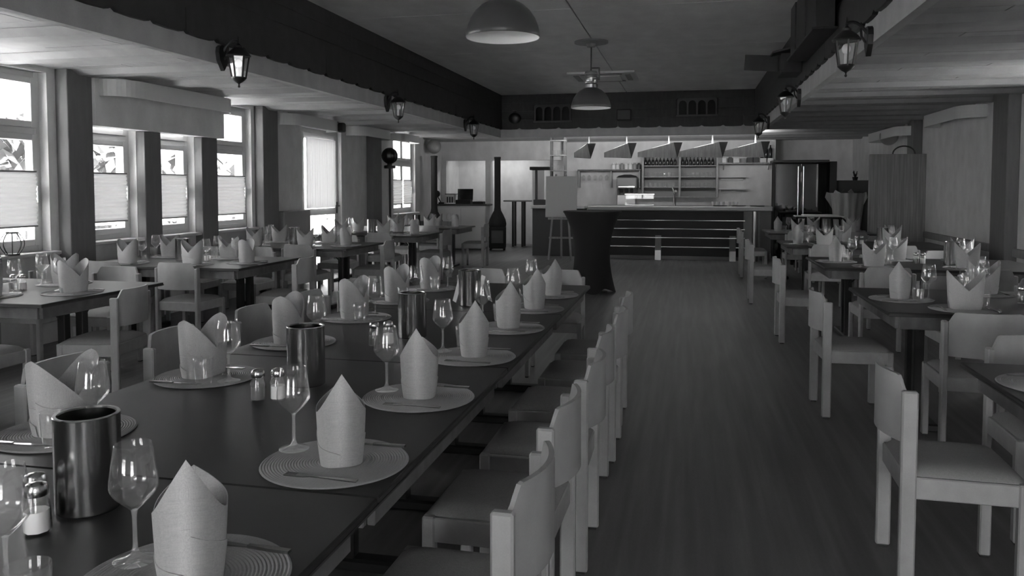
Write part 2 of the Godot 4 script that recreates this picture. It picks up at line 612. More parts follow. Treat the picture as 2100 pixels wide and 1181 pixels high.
# ------------------------------------------------------------------ windows
func window_unit(num: int, o: Array, label: String, blind: bool) -> void:
	var z0: float = o[0]
	var z1: float = o[1]
	var y0: float = o[2]
	var y1: float = o[3]
	var t := thing("window_%d" % num, label, "window", Vector3.ZERO, 0.0, "", "structure")
	var xa := WL - 0.17
	var xb := WL - 0.09
	var w := 0.055
	var fr := B()
	fr.bb(Vector3(xa, y0, z0), Vector3(xb, y1, z0 - w), 0.004).bb(Vector3(xa, y0, z1 + w), Vector3(xb, y1, z1), 0.004)
	fr.bb(Vector3(xa, y0, z0 - w), Vector3(xb, y0 + w, z1 + w), 0.004).bb(Vector3(xa, y1 - w, z0 - w), Vector3(xb, y1, z1 + w), 0.004)
	fr.bb(Vector3(xa, 1.985, z0 - w), Vector3(xb, 2.045, z1 + w), 0.004)
	part(t, "frame", fr.mesh(), M.frame)
	var n := 1 if z0 - z1 < 1.2 else (2 if z0 - z1 < 2.0 else 3)
	var step := (z0 - z1 - 2 * w) / n
	for k in n:
		var za := z0 - w - step * k
		var zb := za - step
		for yy in [[y0 + w, 1.985], [2.045, y1 - w]]:
			var q := 0.06
			var sash := B()
			var sx0 := xa + 0.02
			var sx1 := xb + 0.02
			sash.bb(Vector3(sx0, yy[0], za), Vector3(sx1, yy[1], za - q), 0.004).bb(Vector3(sx0, yy[0], zb + q), Vector3(sx1, yy[1], zb), 0.004)
			sash.bb(Vector3(sx0, yy[0], za - q), Vector3(sx1, yy[0] + q, zb + q), 0.004).bb(Vector3(sx0, yy[1] - q, za - q), Vector3(sx1, yy[1], zb + q), 0.004)
			var so := part(t, "sash", sash.mesh(), M.frame)
			part(so, "pane", B().bb(Vector3(xa + 0.05, yy[0] + q - 0.01, za - q + 0.01), Vector3(xa + 0.054, yy[1] - q + 0.01, zb + q - 0.01)).mesh(), M.pane)
			if yy[0] < 1.5:
				part(so, "handle", B().box(Vector3(xb + 0.035, 1.42, zb + 0.03), Vector3(0.025, 0.16, 0.022), 0.006).mesh(), M.frame)
		if blind:
			pleated_blind(num, k, n, Vector3(xb + 0.045, 1.13, za - 0.05), Vector3(xb + 0.045, 1.625, zb + 0.05))
	solo("window_sill", B().bb(Vector3(xb, y0 - 0.035, z0 + 0.04), Vector3(WL + 0.09, y0, z1 - 0.04), 0.008).mesh(), M.frame, "white sill board under " + label.replace("white ", ""), "window sill", Vector3.ZERO, 0.0, "", "structure")

func pleated_blind(num: int, k: int, n: int, a: Vector3, b: Vector3) -> void:
	var where := {1: "window just left of the view", 2: "leftmost window", 3: "window left of the first post under the header", 4: "window between the two posts under the header", 5: "window right of the header", 7: "far window beside the globe stand"}
	var l: String = "white pleated blind across the " + where[num]
	if n > 1:
		l += ", " + ORD[k] + " sash"
	var t := thing("pleated_blind", l, "blind", Vector3(a.x, a.y, (a.z + b.z) * 0.5), 0.0, "pleated blinds in the windows")
	var hz := (a.z - b.z) * 0.5
	var h := b.y - a.y
	var st := B()
	var rows := 22
	for r in rows:
		var ya := h * r / rows
		var yb := h * (r + 1) / rows
		var xa := 0.008 * (1 if r % 2 == 0 else -1)
		st.quad(Vector3(xa, ya, hz), Vector3(-xa, yb, hz), Vector3(-xa, yb, -hz), Vector3(xa, ya, -hz), Vector3.RIGHT)
	part(t, "pleats", st.mesh(), M.blind)
	part(t, "top_rail", B().box(Vector3(0, h + 0.008, 0), Vector3(0.022, 0.016, hz * 2), 0.003).mesh(), M.mid)
	part(t, "bottom_rail", B().box(Vector3(0, -0.008, 0), Vector3(0.022, 0.016, hz * 2), 0.003).mesh(), M.mid)

func windows() -> void:
	var lab := ["", "white window just left of the view", "white two-part window at the left edge", "white window left of the first post under the header", "white window between the two posts under the header", "white window right of the pale header", "", "far white window beside the globe stand"]
	for i in OPEN.size():
		if i == 5:
			continue
		window_unit(i + 1, OPEN[i], lab[i + 1], i >= 1 and i < 7)
	# windows behind the viewer
	var hx := [[-3.0, -1.2], [1.2, 3.0]]
	for i in 2:
		var t := thing("window_%d" % (10 + i), "tall white window, " + ORD[i] + " from the left behind the viewer", "window", Vector3.ZERO, 0.0, "", "structure")
		var fr := B()
		var x0: float = hx[i][0]
		var x1: float = hx[i][1]
		for x in [x0 + 0.035, (x0 + x1) * 0.5, x1 - 0.035]:
			fr.box(Vector3(x, 1.5, ZF + 0.12), Vector3(0.07, 2.0, 0.07))
		for y in [0.535, 1.95, 2.465]:
			fr.box(Vector3((x0 + x1) * 0.5, y, ZF + 0.12), Vector3(x1 - x0 - 0.1, 0.07, 0.06))
		part(t, "frame", fr.mesh(), M.frame)
		part(t, "pane", B().box(Vector3((x0 + x1) * 0.5, 1.5, ZF + 0.12), Vector3(x1 - x0 - 0.1, 1.9, 0.004)).mesh(), M.pane)
	for i in OPEN_R.size():
		var o: Array = OPEN_R[i]
		var t := thing("window_%d" % (12 + i), "white window in the right wall, %s from the front, outside the view" % ORD[i], "window", Vector3.ZERO, 0.0, "", "structure")
		var fr := B()
		for z in [o[0] - 0.035, (o[0] + o[1]) * 0.5, o[1] + 0.035]:
			fr.box(Vector3(WR + 0.13, (o[2] + o[3]) * 0.5, z), Vector3(0.07, o[3] - o[2], 0.07))
		for y in [o[2] + 0.035, 2.0, o[3] - 0.035]:
			fr.box(Vector3(WR + 0.13, y, (o[0] + o[1]) * 0.5), Vector3(0.06, 0.07, o[0] - o[1] - 0.1))
		part(t, "frame", fr.mesh(), M.frame)
		part(t, "pane", B().box(Vector3(WR + 0.13, (o[2] + o[3]) * 0.5, (o[0] + o[1]) * 0.5), Vector3(0.004, o[3] - o[2] - 0.1, o[0] - o[1] - 0.1)).mesh(), M.pane)
	# glazed door with a sheer curtain
	var d := thing("door_1", "white glazed door with sheer curtain in the window wall", "door", Vector3.ZERO, 0.0, "", "structure")
	var z0 := -11.62
	var z1 := -13.08
	var xa := WL - 0.15
	var xb := WL - 0.07
	var f := B()
	f.bb(Vector3(xa, 0, z0), Vector3(xb, 2.44, z0 - 0.07), 0.004).bb(Vector3(xa, 0, z1 + 0.07), Vector3(xb, 2.44, z1), 0.004).bb(Vector3(xa, 2.37, z0 - 0.07), Vector3(xb, 2.44, z1 + 0.07), 0.004)
	part(d, "frame", f.mesh(), M.frame)
	var lf := B()
	var q := 0.1
	lf.bb(Vector3(xa + 0.02, 0.01, z0 - 0.07), Vector3(xb + 0.02, 2.37, z0 - 0.07 - q), 0.004).bb(Vector3(xa + 0.02, 0.01, z1 + 0.07 + q), Vector3(xb + 0.02, 2.37, z1 + 0.07), 0.004)
	for yy in [[0.01, 0.2], [1.02, 1.13], [2.27, 2.37]]:
		lf.bb(Vector3(xa + 0.02, yy[0], z0 - 0.07 - q), Vector3(xb + 0.02, yy[1], z1 + 0.07 + q), 0.004)
	var leaf := part(d, "door_leaf", lf.mesh(), M.frame)
	part(leaf, "pane", B().bb(Vector3(xa + 0.055, 0.19, z0 - 0.07 - q + 0.01), Vector3(xa + 0.06, 1.03, z1 + 0.07 + q - 0.01)).mesh(), M.pane)
	part(leaf, "pane", B().bb(Vector3(xa + 0.055, 1.12, z0 - 0.07 - q + 0.01), Vector3(xa + 0.06, 2.28, z1 + 0.07 + q - 0.01)).mesh(), M.pane)
	var hd := B().box(Vector3(xb + 0.03, 1.13, z1 + 0.12), Vector3(0.016, 0.2, 0.035), 0.004)
	hd.tube([Vector3(xb + 0.03, 1.16, z1 + 0.12), Vector3(xb + 0.08, 1.16, z1 + 0.12), Vector3(xb + 0.08, 1.16, z1 + 0.26)], 0.01, 8)
	part(leaf, "handle", hd.mesh(), M.black_metal)
	# sheer curtain
	var cu := B()
	var nn := 72
	var last := Vector3.ZERO
	for k in nn + 1:
		var zz := lerpf(z0 - 0.19, z1 + 0.19, float(k) / nn)
		var p := Vector3(WL - 0.03 + 0.014 * sin(k * 1.05) + 0.006 * sin(k * 0.37), 0, zz)
		if k > 0:
			cu.quad(last + Vector3.UP * 1.14, last + Vector3.UP * 2.28, p + Vector3.UP * 2.28, p + Vector3.UP * 1.14, Vector3.RIGHT)
		last = p
	solo("sheer_curtain", cu.mesh(), M.sheer, "white sheer curtain hanging in the glazed door", "curtain")

# white strips bowed out from the walls under the ceiling, lamps behind them
func uplighter(x: float, out: float, za: float, zb: float, y0: float, y1: float, label: String) -> void:
	var pts := []
	var n := 10
	for k in n + 1:     # leave the wall at za, swing out
		var t := float(k) / n
		pts.append(Vector3(x + out * sin(t * PI / 2), 0, za - 0.32 * t * t))
	for k in n + 1:
		var t := 1.0 - float(k) / n
		pts.append(Vector3(x + out * sin(t * PI / 2), 0, zb + 0.32 * t * t))
	var st := B()
	for i in pts.size() - 1:
		var a: Vector3 = pts[i]
		var b: Vector3 = pts[i + 1]
		if a.distance_to(b) < 1e-4:
			continue
		var d := (b - a).normalized()
		var nn := Vector3(-d.z, 0, d.x)
		if nn.x * out < 0.0:
			nn = -nn
		var o := nn * 0.008
		st.quad(a + o + Vector3.UP * y0, b + o + Vector3.UP * y0, b + o + Vector3.UP * y1, a + o + Vector3.UP * y1, nn)
		st.quad(a - o + Vector3.UP * y0, b - o + Vector3.UP * y0, b - o + Vector3.UP * y1, a - o + Vector3.UP * y1, -nn)
		st.quad(a + o + Vector3.UP * y1, b + o + Vector3.UP * y1, b - o + Vector3.UP * y1, a - o + Vector3.UP * y1, Vector3.UP)
		st.quad(a + o + Vector3.UP * y0, b + o + Vector3.UP * y0, b - o + Vector3.UP * y0, a - o + Vector3.UP * y0, Vector3.DOWN)
	var t2 := thing("wall_uplighter", label, "wall lamp", Vector3.ZERO, 0.0, "bowed white uplighters on the walls")
	part(t2, "bowed_screen", st.mesh(), M.pale)
	var zc := (za + zb) * 0.5
	part(t2, "bracket", B().bar(Vector3(x, (y0 + y1) * 0.5, zc), Vector3(x + out, (y0 + y1) * 0.5, zc), 0.03, 0.03).mesh(), M.pale)

# ------------------------------------------------------------------ outside
func tree(at: Vector3, h: float, r: float, label: String, n: int, m: Material) -> void:
	var t := thing("tree", label, "tree", at, 0.0, "trees seen through the windows")
	part(t, "trunk", B().tube([Vector3.ZERO, Vector3(0.05, h * 0.35, 0.03), Vector3(0, h * 0.75, 0)], 0.14, 8, 0.05).mesh(), M.mid)
	var st := B()
	for k in n:
		var p := Vector3(rng.randfn(0, 0.5), rng.randfn(0, 0.42), rng.randfn(0, 0.5))
		if p.length() > 1.25:
			p = p.normalized() * 1.2
		p = Vector3(p.x * r, h * 0.66 + p.y * h * 0.36, p.z * r)
		var d := Vector3(rng.randf_range(-1, 1), rng.randf_range(-1, 1), rng.randf_range(-1, 1)).normalized()
		var u := d.cross(Vector3(0.3, 1, 0.2)).normalized() * rng.randf_range(0.1, 0.2)
		var w := d.cross(u).normalized() * rng.randf_range(0.12, 0.26)
		st.quad(p - u, p + w, p + u, p - w, d)
	var o := part(t, "crown", st.mesh(), m)
	o.set_meta("kind", "stuff")

func house(at: Vector3, turn: float, w: float, d: float, h: float, rise: float, label: String, m: Material, cols: int, rows: int) -> void:
	var t := thing("house", label, "house", at, turn)
	part(t, "walls", B().prism(P([-w / 2, 0, w / 2, 0, w / 2, h, 0, h + rise, -w / 2, h]), -d / 2, d / 2).mesh(), m)
	for s in [-1.0, 1.0]:
		part(t, "roof_slope", B().bar(Vector3(s * (w / 2 + 0.5), h - 0.25, 0), Vector3(0, h + rise + 0.12, 0), 0.14, d + 0.8).mesh() if false else B().prism(P([s * (w / 2 + 0.45), h - rise * 0.9 / w + 0.02, s * (w / 2 + 0.45), h - rise * 0.9 / w + 0.2, 0, h + rise + 0.22, 0, h + rise + 0.03]), -d / 2 - 0.4, d / 2 + 0.4).mesh(), M.roof)
	part(t, "chimney", B().box(Vector3(w * 0.2, h + rise * 0.9 + 0.4, 0), Vector3(0.6, 1.6, 0.6), 0.02).mesh(), m)
	for i in cols:
		for j in rows:
			for side in [0, 1]:
				var p := Vector3(-w / 2 + w * (i + 0.5) / cols, 1.3 + j * 2.6, d / 2 + 0.02)
				if p.y + 0.8 > h:
					continue
				var sz := Vector3(0.9, 1.3, 0.08)
				if side == 1:
					p = Vector3(w / 2 + 0.02, p.y, -d / 2 + d * (i + 0.5) / cols)
					sz = Vector3(0.08, 1.3, 0.9)
				var wn := part(t, "window", B().box(p, sz, 0.01).mesh(), M.win_dark)
				part(wn, "frame", B().box(p + Vector3(0, -0.72, 0), sz * Vector3(1.2, 0.08, 1.2) + Vector3(0.06, 0, 0.06)).mesh(), M.frame)

func outside() -> void:
	solo("ground", B().bb(Vector3(-90, -0.6, 60), Vector3(60, -0.35, -90)).mesh(), M.ground, "pale paved ground outside the windows", "ground", Vector3.ZERO, 0.0, "", "structure")
	house(Vector3(-20.5, -0.35, -22.0), 2.3, 8, 9, 3.4, 2.4, "white gabled house with tiled roof seen through leftmost window", M.house, 3, 2)
	house(Vector3(-19.5, -0.35, -34.5), 0.25, 6.5, 8, 6.0, 2.6, "tall white house seen right of the pale header", M.house, 2, 2)
	house(Vector3(-33, -0.35, -41), 0.6, 12, 9, 4.2, 2.4, "grey gabled house farther off behind the white houses", M.house2, 4, 2)
	house(Vector3(-16, -0.35, -46), 0.1, 8, 8, 5.5, 2.4, "white house seen through the far window", M.house, 3, 2)
	tree(Vector3(-13.0, -0.35, -13.3), 3.2, 1.3, "leafy garden tree seen through the leftmost window", 900, M.leaf)
	tree(Vector3(-13.4, -0.35, -16.6), 2.9, 1.1, "bushy tree seen through the window left of the posts", 900, M.leaf)
	tree(Vector3(-13.2, -0.35, -19.6), 2.6, 1.0, "small tree seen through the window between the posts", 700, M.leaf)
	tree(Vector3(-13.0, -0.35, -22.5), 2.2, 0.9, "low shrub-like tree seen through the window right of header", 600, M.leaf)
	tree(Vector3(-9.0, -0.35, -21.0), 2.4, 0.9, "slim tree seen through the glazed door", 500, M.leaf)
	# terrace railing just outside
	var t := thing("terrace_railing", "white terrace railing outside the window wall", "railing", Vector3(-8.4, -0.35, 0))
	for k in 19:
		part(t, "post", B().box(Vector3(0, 0.65, -3.0 - k * 0.95), Vector3(0.06, 1.3, 0.06), 0.006).mesh(), M.frame)
	for y in [0.55, 0.92, 1.3]:
		part(t, "rail", B().box(Vector3(0, y, -11.5), Vector3(0.045, 0.05, 17.2), 0.005).mesh(), M.frame)

# ------------------------------------------------------------------ furniture
func chair_meshes() -> void:
	K.back_post = B().box(Vector3(0, 0.3775, 0), Vector3(0.03, 0.745, 0.055), 0.006).mesh()
	K.front_leg = B().box(Vector3(0, 0.2225, 0), Vector3(0.036, 0.435, 0.042), 0.005).mesh()
	K.foot_pad = B().box(Vector3(0, 0.004, 0), Vector3(0.026, 0.008, 0.036), 0.002).mesh()
	K.side_rail = B().box(Vector3(0, 0.4, 0), Vector3(0.024, 0.08, 0.345), 0.004).mesh()
	K.cross_rail = B().box(Vector3(0, 0.4, 0), Vector3(0.385, 0.08, 0.024), 0.004).mesh()
	# curved back panel: rises above the posts with stepped corners
	var b := B()
	var nx := 36
	var top := func(x: float) -> float:
		var a := absf(x)
		var s := smoothstep(0.158, 0.2, a)
		return lerpf(0.805, 0.742, s)
	var plan := func(x: float) -> float:
		return 0.195 + 0.062 * (1.0 - pow(x / 0.205, 2.0))
	var rows := []
	for i in nx + 1:
		rows.append(lerpf(-0.197, 0.197, float(i) / nx))
	var hw := 0.007
	for i in nx:
		var xa: float = rows[i]
		var xb: float = rows[i + 1]
		var pa := Vector3(xa, 0, plan.call(xa))
		var pb := Vector3(xb, 0, plan.call(xb))
		var da := Vector3(1, 0, -0.062 * 2.0 * xa / (0.205 * 0.205)).normalized()
		var db := Vector3(1, 0, -0.062 * 2.0 * xb / (0.205 * 0.205)).normalized()
		var na := Vector3(-da.z, 0, da.x)
		var nb := Vector3(-db.z, 0, db.x)
		var ta := Vector3.UP * float(top.call(xa))
		var tb := Vector3.UP * float(top.call(xb))
		var lo := Vector3.UP * 0.56
		for s in [1.0, -1.0]:
			b.quadn(pa + na * hw * s + lo, pb + nb * hw * s + lo, pb + nb * hw * s + tb, pa + na * hw * s + ta, na * s, nb * s, nb * s, na * s)
		b.quad(pa + na * hw + ta, pb + nb * hw + tb, pb - nb * hw + tb, pa - na * hw + ta, Vector3.UP)
		b.quad(pa + na * hw + lo, pb + nb * hw + lo, pb - nb * hw + lo, pa - na * hw + lo, Vector3.DOWN)
	for e in [0, nx]:
		var x: float = rows[e]
		var d := Vector3(1, 0, -0.062 * 2.0 * x / (0.205 * 0.205)).normalized()
		var nn := Vector3(-d.z, 0, d.x) * hw
		var p := Vector3(x, 0, plan.call(x))
		var t := Vector3.UP * float(top.call(x))
		b.quad(p + nn + Vector3.UP * 0.56, p - nn + Vector3.UP * 0.56, p - nn + t, p + nn + t, Vector3(signf(x), 0, 0))
	K.backrest = b.mesh()
	# domed seat pad
	b = B()
	var g := 14
	var hs := 0.2
	var height := func(u: float, w: float) -> float:
		var ex := 1.0 - pow(absf(u), 6.0)
		var ez := 1.0 - pow(absf(w), 6.0)
		return 0.442 + 0.034 * pow(maxf(ex * ez, 0.0), 0.6)
	for i in g:
		for j in g:
			var q := []
			var qn := []
			for c in [[0, 0], [1, 0], [1, 1], [0, 1]]:
				var u := lerpf(-1, 1, float(i + c[0]) / g)
				var w := lerpf(-1, 1, float(j + c[1]) / g)
				q.append(Vector3(u * hs, height.call(u, w), w * hs - 0.005))
				var eps := 0.02
				var dx: float = (height.call(minf(u + eps, 1), w) - height.call(maxf(u - eps, -1), w)) / (2 * eps * hs)
				var dz: float = (height.call(u, minf(w + eps, 1)) - height.call(u, maxf(w - eps, -1))) / (2 * eps * hs)
				qn.append(Vector3(-dx, 1, -dz).normalized())
			b.quadn(q[0], q[1], q[2], q[3], qn[0], qn[1], qn[2], qn[3])
	b.box(Vector3(0, 0.436, -0.005), Vector3(2 * hs, 0.012, 2 * hs))
	K.seat_pad = b.mesh()

func chair(at: Vector3, turn: float, label: String, group: String) -> void:
	var t := thing("dining_chair", label, "chair", at, turn, group)
	for s in [-1.0, 1.0]:
		var lp := part(t, "back_leg", K.back_post, M.chair, Vector3(0.207 * s, 0.003, 0.19))
		part(lp, "foot_pad", K.foot_pad, M.pad, Vector3(0, -0.003, 0))
	for s in [-1.0, 1.0]:
		var lf := part(t, "front_leg", K.front_leg, M.chair, Vector3(0.204 * s, 0.003, -0.188))
		part(lf, "foot_pad", K.foot_pad, M.pad, Vector3(0, -0.003, 0))
	for s in [-1.0, 1.0]:
		part(t, "side_rail", K.side_rail, M.chair, Vector3(0.204 * s, 0, 0))
		part(t, "cross_rail", K.cross_rail, M.chair, Vector3(0, 0, 0.188 * s))
	part(t, "backrest", K.backrest, M.chair)
	part(t, "seat_pad", K.seat_pad, M.cushion)

# table with twin-column supports; local x is its long side
func table(at: Vector3, turn: float, l: float, w: float, label: String, group: String) -> void:
	var t := thing("dining_table", label, "table", at, turn, group)
	var tp := part(t, "tabletop", B().box(Vector3(0, 0.738, 0), Vector3(l, 0.024, w), 0.004).mesh(), M.table)
	part(tp, "edge_band", B().bb(Vector3(-l / 2 - 0.002, 0.729, -w / 2 - 0.002), Vector3(l / 2 + 0.002, 0.735, w / 2 + 0.002)).mesh(), M.table_edge)
	for s in [-1.0, 1.0]:
		part(t, "apron", B().box(Vector3(0, 0.686, s * (w / 2 - 0.05)), Vector3(l - 0.14, 0.08, 0.022), 0.003).mesh(), M.apron)
		part(t, "apron", B().box(Vector3(s * (l / 2 - 0.06), 0.686, 0), Vector3(0.022, 0.08, w - 0.122), 0.003).mesh(), M.apron)
		var x: float = s * (l / 2 - 0.3)
		for q in [-1.0, 1.0]:
			part(t, "column", B().box(Vector3(x, 0.386, q * 0.085), Vector3(0.06, 0.68, 0.06), 0.005).mesh(), M.black_metal)
			part(t, "brace", B().bar(Vector3(x - s * 0.02, 0.56, q * 0.085), Vector3(x - s * 0.2, 0.726, q * 0.085), 0.012, 0.012).mesh(), M.black_metal)
			part(t, "brace", B().bar(Vector3(x, 0.56, q * 0.11), Vector3(x, 0.726, q * 0.27), 0.012, 0.012).mesh(), M.black_metal)
		part(t, "foot", B().box(Vector3(x, 0.025, 0), Vector3(0.075, 0.05, w * 0.72), 0.01).mesh(), M.black_metal)
		part(t, "top_plate", B().box(Vector3(x, 0.718, 0), Vector3(0.07, 0.014, w * 0.6), 0.002).mesh(), M.black_metal)

# ------------------------------------------------------------------ table ware
func ware_meshes() -> void:
	# woven round place mat: concentric ridges
	var pr := [Vector2(0, 0), Vector2(0.192, 0), Vector2(0.196, 0.003)]
	var r := 0.194
	while r > 0.01:
		pr.append(Vector2(r, 0.0052))
		pr.append(Vector2(r - 0.0026, 0.0064))
		pr.append(Vector2(r - 0.0052, 0.0052))
		pr.append(Vector2(r - 0.0062, 0.0042))
		r -= 0.0074
	pr.append(Vector2(0, 0.005))
	K.place_mat = B().lathe(pr, 56).mesh()
	K.place_mat_far = B().lathe(V2([0, 0, 0.192, 0, 0.196, 0.003, 0.194, 0.0055, 0, 0.0055]), 40).mesh()
	# standing napkin with two peaks: deep notch (0), shallow notch (1)
	var b: Build
	var seg := 48
	var sec := func(t: float, k: float) -> Vector3:
		var c := cos(t)
		var s := sin(t)
		var rr := 1.0 / pow(pow(absf(c), 3.4) + pow(absf(s), 3.4), 1.0 / 3.4)
		return Vector3(c * rr * k, 0, s * rr * 0.064 * k)
	var levels := [0.0, 0.25, 0.5, 0.75, 1.0]
	K.napkin = []
	K.napkin_flap = []
	for kind in 2:
		var wide: float = [0.1, 0.064][kind]
		var crest := func(t: float) -> float:
			var c := absf(cos(t))
			var z := absf(sin(t))
			var rr := 1.0 / pow(pow(c, 3.4) + pow(z, 3.4), 1.0 / 3.4)
			c *= rr
			z *= rr
			if kind == 0:
				return 0.112 + 0.118 * c - 0.018 * z * c
			# pentagon ends; the one at -x is taller
			return 0.14 + 0.012 * c + (0.098 if cos(t) < 0.0 else 0.045) * c * (1.0 - z)
		b = B()
		for side in [0.0, 1.0]:
			for i in seg:
				var t0 := TAU * i / seg
				var t1 := TAU * (i + 1) / seg
				for j in levels.size() - 1:
					var q := []
					var qn := []
					for c in [[t0, levels[j]], [t1, levels[j]], [t1, levels[j + 1]], [t0, levels[j + 1]]]:
						var k: float = lerpf(0.8, 1.03, sqrt(float(c[1]))) - 0.025 * side
						var hgt: float = crest.call(c[0])
						var p: Vector3 = sec.call(c[0], k)
						p.x *= wide
						p.z *= lerpf(1.0, [0.85, 0.97][kind], float(c[1]) * hgt / 0.225)
						p.y = hgt * float(c[1]) - 0.0005 * side
						q.append(p)
						var nn := Vector3(p.x / (0.096 * 0.096), 0, p.z / (0.06 * 0.06)).normalized()
						qn.append(nn if side == 0.0 else -nn)
					b.quadn(q[0], q[1], q[2], q[3], qn[0], qn[1], qn[2], qn[3])
		# rim between the two skins
		for i in seg:
			var t0 := TAU * i / seg
			var t1 := TAU * (i + 1) / seg
			var a0: Vector3 = sec.call(t0, 1.03)
			var a1: Vector3 = sec.call(t1, 1.03)
			var c0: Vector3 = sec.call(t0, 1.005)
			var c1: Vector3 = sec.call(t1, 1.005)
			a0.y = crest.call(t0); c0.y = a0.y
			a1.y = crest.call(t1); c1.y = a1.y
			var f0 := lerpf(1.0, [0.85, 0.97][kind], a0.y / 0.225)
			var f1 := lerpf(1.0, [0.85, 0.97][kind], a1.y / 0.225)
			a0.z *= f0; c0.z *= f0
			a1.z *= f1; c1.z *= f1
			a0.x *= wide; a1.x *= wide; c0.x *= wide; c1.x *= wide
			b.quad(a0, a1, c1, c0, Vector3.UP)
			if i < seg / 2:      # folded layers inside
				var yy: float = [0.088, 0.122][kind]
				b.quad(Vector3(c0.x * 0.97, yy, c0.z * 0.97), Vector3(c1.x * 0.97, yy, c1.z * 0.97), Vector3(c1.x * 0.97, yy, -c1.z * 0.97), Vector3(c0.x * 0.97, yy, -c0.z * 0.97), Vector3.UP)
		K.napkin.append(b.mesh())
		# tucked flap wrapped round the front, its upper edge slanting
		b = B()
		for half in [0.0, PI]:
			for i in 16:
				var f0 := i / 16.0
				var f1 := (i + 1) / 16.0
				var t0: float = half + PI * (0.03 + 0.94 * f0)
				var t1: float = half + PI * (0.03 + 0.94 * f1)
				var y0 := lerpf(0.035, 0.108, f0)
				var y1 := lerpf(0.035, 0.108, f1)
				var row := []
				for c in [[t0, 0.002, 0.0], [t1, 0.002, 0.0], [t1, y1, 1.0], [t0, y0, 1.0]]:
					var hgt: float = crest.call(c[0])
					var k: float = lerpf(0.8, 1.03, sqrt(clampf(float(c[1]) / hgt, 0.0, 1.0))) + 0.035
					var p: Vector3 = sec.call(c[0], k)
					p.x *= wide
					p.y = c[1]
					p.z *= lerpf(1.0, [0.85, 0.97][kind], float(c[1]) / 0.225)
					row.append(p)
				var n0 := Vector3(row[0].x / 0.0092, 0, row[0].z / 0.0036).normalized()
				var n1 := Vector3(row[1].x / 0.0092, 0, row[1].z / 0.0036).normalized()
				b.quadn(row[0], row[1], row[2], row[3], n0, n1, n1, n0)
				b.quad(row[3], row[2], row[2] - n1 * 0.004, row[3] - n0 * 0.004, Vector3.UP)
		K.napkin_flap.append(b.mesh())
	# glasses
	K.wine_glass = B().lathe(V2([0.0062, 0.1, 0.02, 0.113, 0.037, 0.13, 0.0445, 0.142, 0.046, 0.15, 0.0452, 0.163, 0.0405, 0.197, 0.0345, 0.232,
		0.0338, 0.2326, 0.0332, 0.232, 0.0393, 0.197, 0.044, 0.163, 0.0447, 0.15, 0.0432, 0.143, 0.036, 0.132, 0.019, 0.116, 0.006, 0.108, 0, 0.107]), 32, Vector3.ZERO, 0.5).mesh()
	K.glass_stem = B().lathe(V2([0, 0, 0.041, 0, 0.042, 0.0015, 0.041, 0.003, 0.022, 0.007, 0.009, 0.014, 0.005, 0.026, 0.0044, 0.05, 0.0044, 0.09, 0.0062, 0.1, 0.0061, 0.1, 0, 0.103]), 24, Vector3.ZERO, 0.5).mesh()
	K.tumbler = B().lathe(V2([0, 0, 0.026, 0, 0.0275, 0.002, 0.032, 0.03, 0.0355, 0.07, 0.0365, 0.1, 0.0358, 0.1008, 0.0351, 0.1, 0.034, 0.07, 0.0304, 0.03, 0.0265, 0.011, 0, 0.009]), 24, Vector3.ZERO, 0.5).mesh()
	# cutlery lies along z, its end towards the diner (+z)
	b = B()
	b.prism(P([-0.0065, 0.1, -0.0075, 0.06, -0.0045, 0.005, 0.0045, 0.005, 0.0075, 0.06, 0.0065, 0.1]), 0.0, 0.006, Transform3D(Basis(Vector3.RIGHT, Vector3.BACK, Vector3.UP), Vector3(0, 0, 0)))
	b.prism(P([-0.004, 0.006, -0.008, -0.03, -0.0085, -0.07, -0.002, -0.11, 0.006, -0.07, 0.006, -0.02, 0.004, 0.006]), 0.001, 0.0028, Transform3D(Basis(Vector3.RIGHT, Vector3.BACK, Vector3.UP), Vector3(0, 0, 0)))
	K.knife = b.mesh()
	b = B()
	b.prism(P([-0.008, 0.1, -0.008, 0.08, -0.004, 0.02, -0.003, -0.03, -0.0095, -0.045, -0.011, -0.06, -0.011, -0.1, -0.0085, -0.1, -0.0082, -0.068, -0.0048, -0.068, -0.0045, -0.1, -0.002, -0.1, -0.0017, -0.068, 0.0017, -0.068, 0.002, -0.1, 0.0045, -0.1, 0.0048, -0.068, 0.0082, -0.068, 0.0085, -0.1, 0.011, -0.1, 0.011, -0.06, 0.0095, -0.045, 0.003, -0.03, 0.004, 0.02, 0.008, 0.08, 0.008, 0.1]), 0.0, 0.0032, Transform3D(Basis(Vector3.RIGHT, Vector3.BACK, Vector3.UP), Vector3(0, 0, 0)))
	K.fork = b.mesh()
	K.cooler = B().lathe(V2([0, 0, 0.066, 0, 0.07, 0.004, 0.07, 0.216, 0.0705, 0.219, 0.069, 0.221, 0.062, 0.221, 0.0605, 0.217]), 48).mesh()
	K.cooler_in = B().lathe(V2([0.0605, 0.217, 0.06, 0.02, 0, 0.018]), 40).mesh()
	K.shaker_body = B().lathe(V2([0, 0, 0.026, 0, 0.028, 0.003, 0.027, 0.06, 0.021, 0.078, 0.02, 0.083, 0.0185, 0.083, 0.0195, 0.077, 0.0255, 0.06, 0.0262, 0.006, 0, 0.005]), 8, Vector3.ZERO, 0.8).mesh()
	K.shaker_fill = B().lathe(V2([0, 0.0055, 0.0255, 0.0055, 0.025, 0.05, 0, 0.05]), 8, Vector3.ZERO, 0.8).mesh()
	K.shaker_cap = B().lathe(V2([0, 0.082, 0.022, 0.082, 0.0235, 0.085, 0.0235, 0.098, 0.02, 0.106, 0.01, 0.11, 0, 0.111]), 20).mesh()

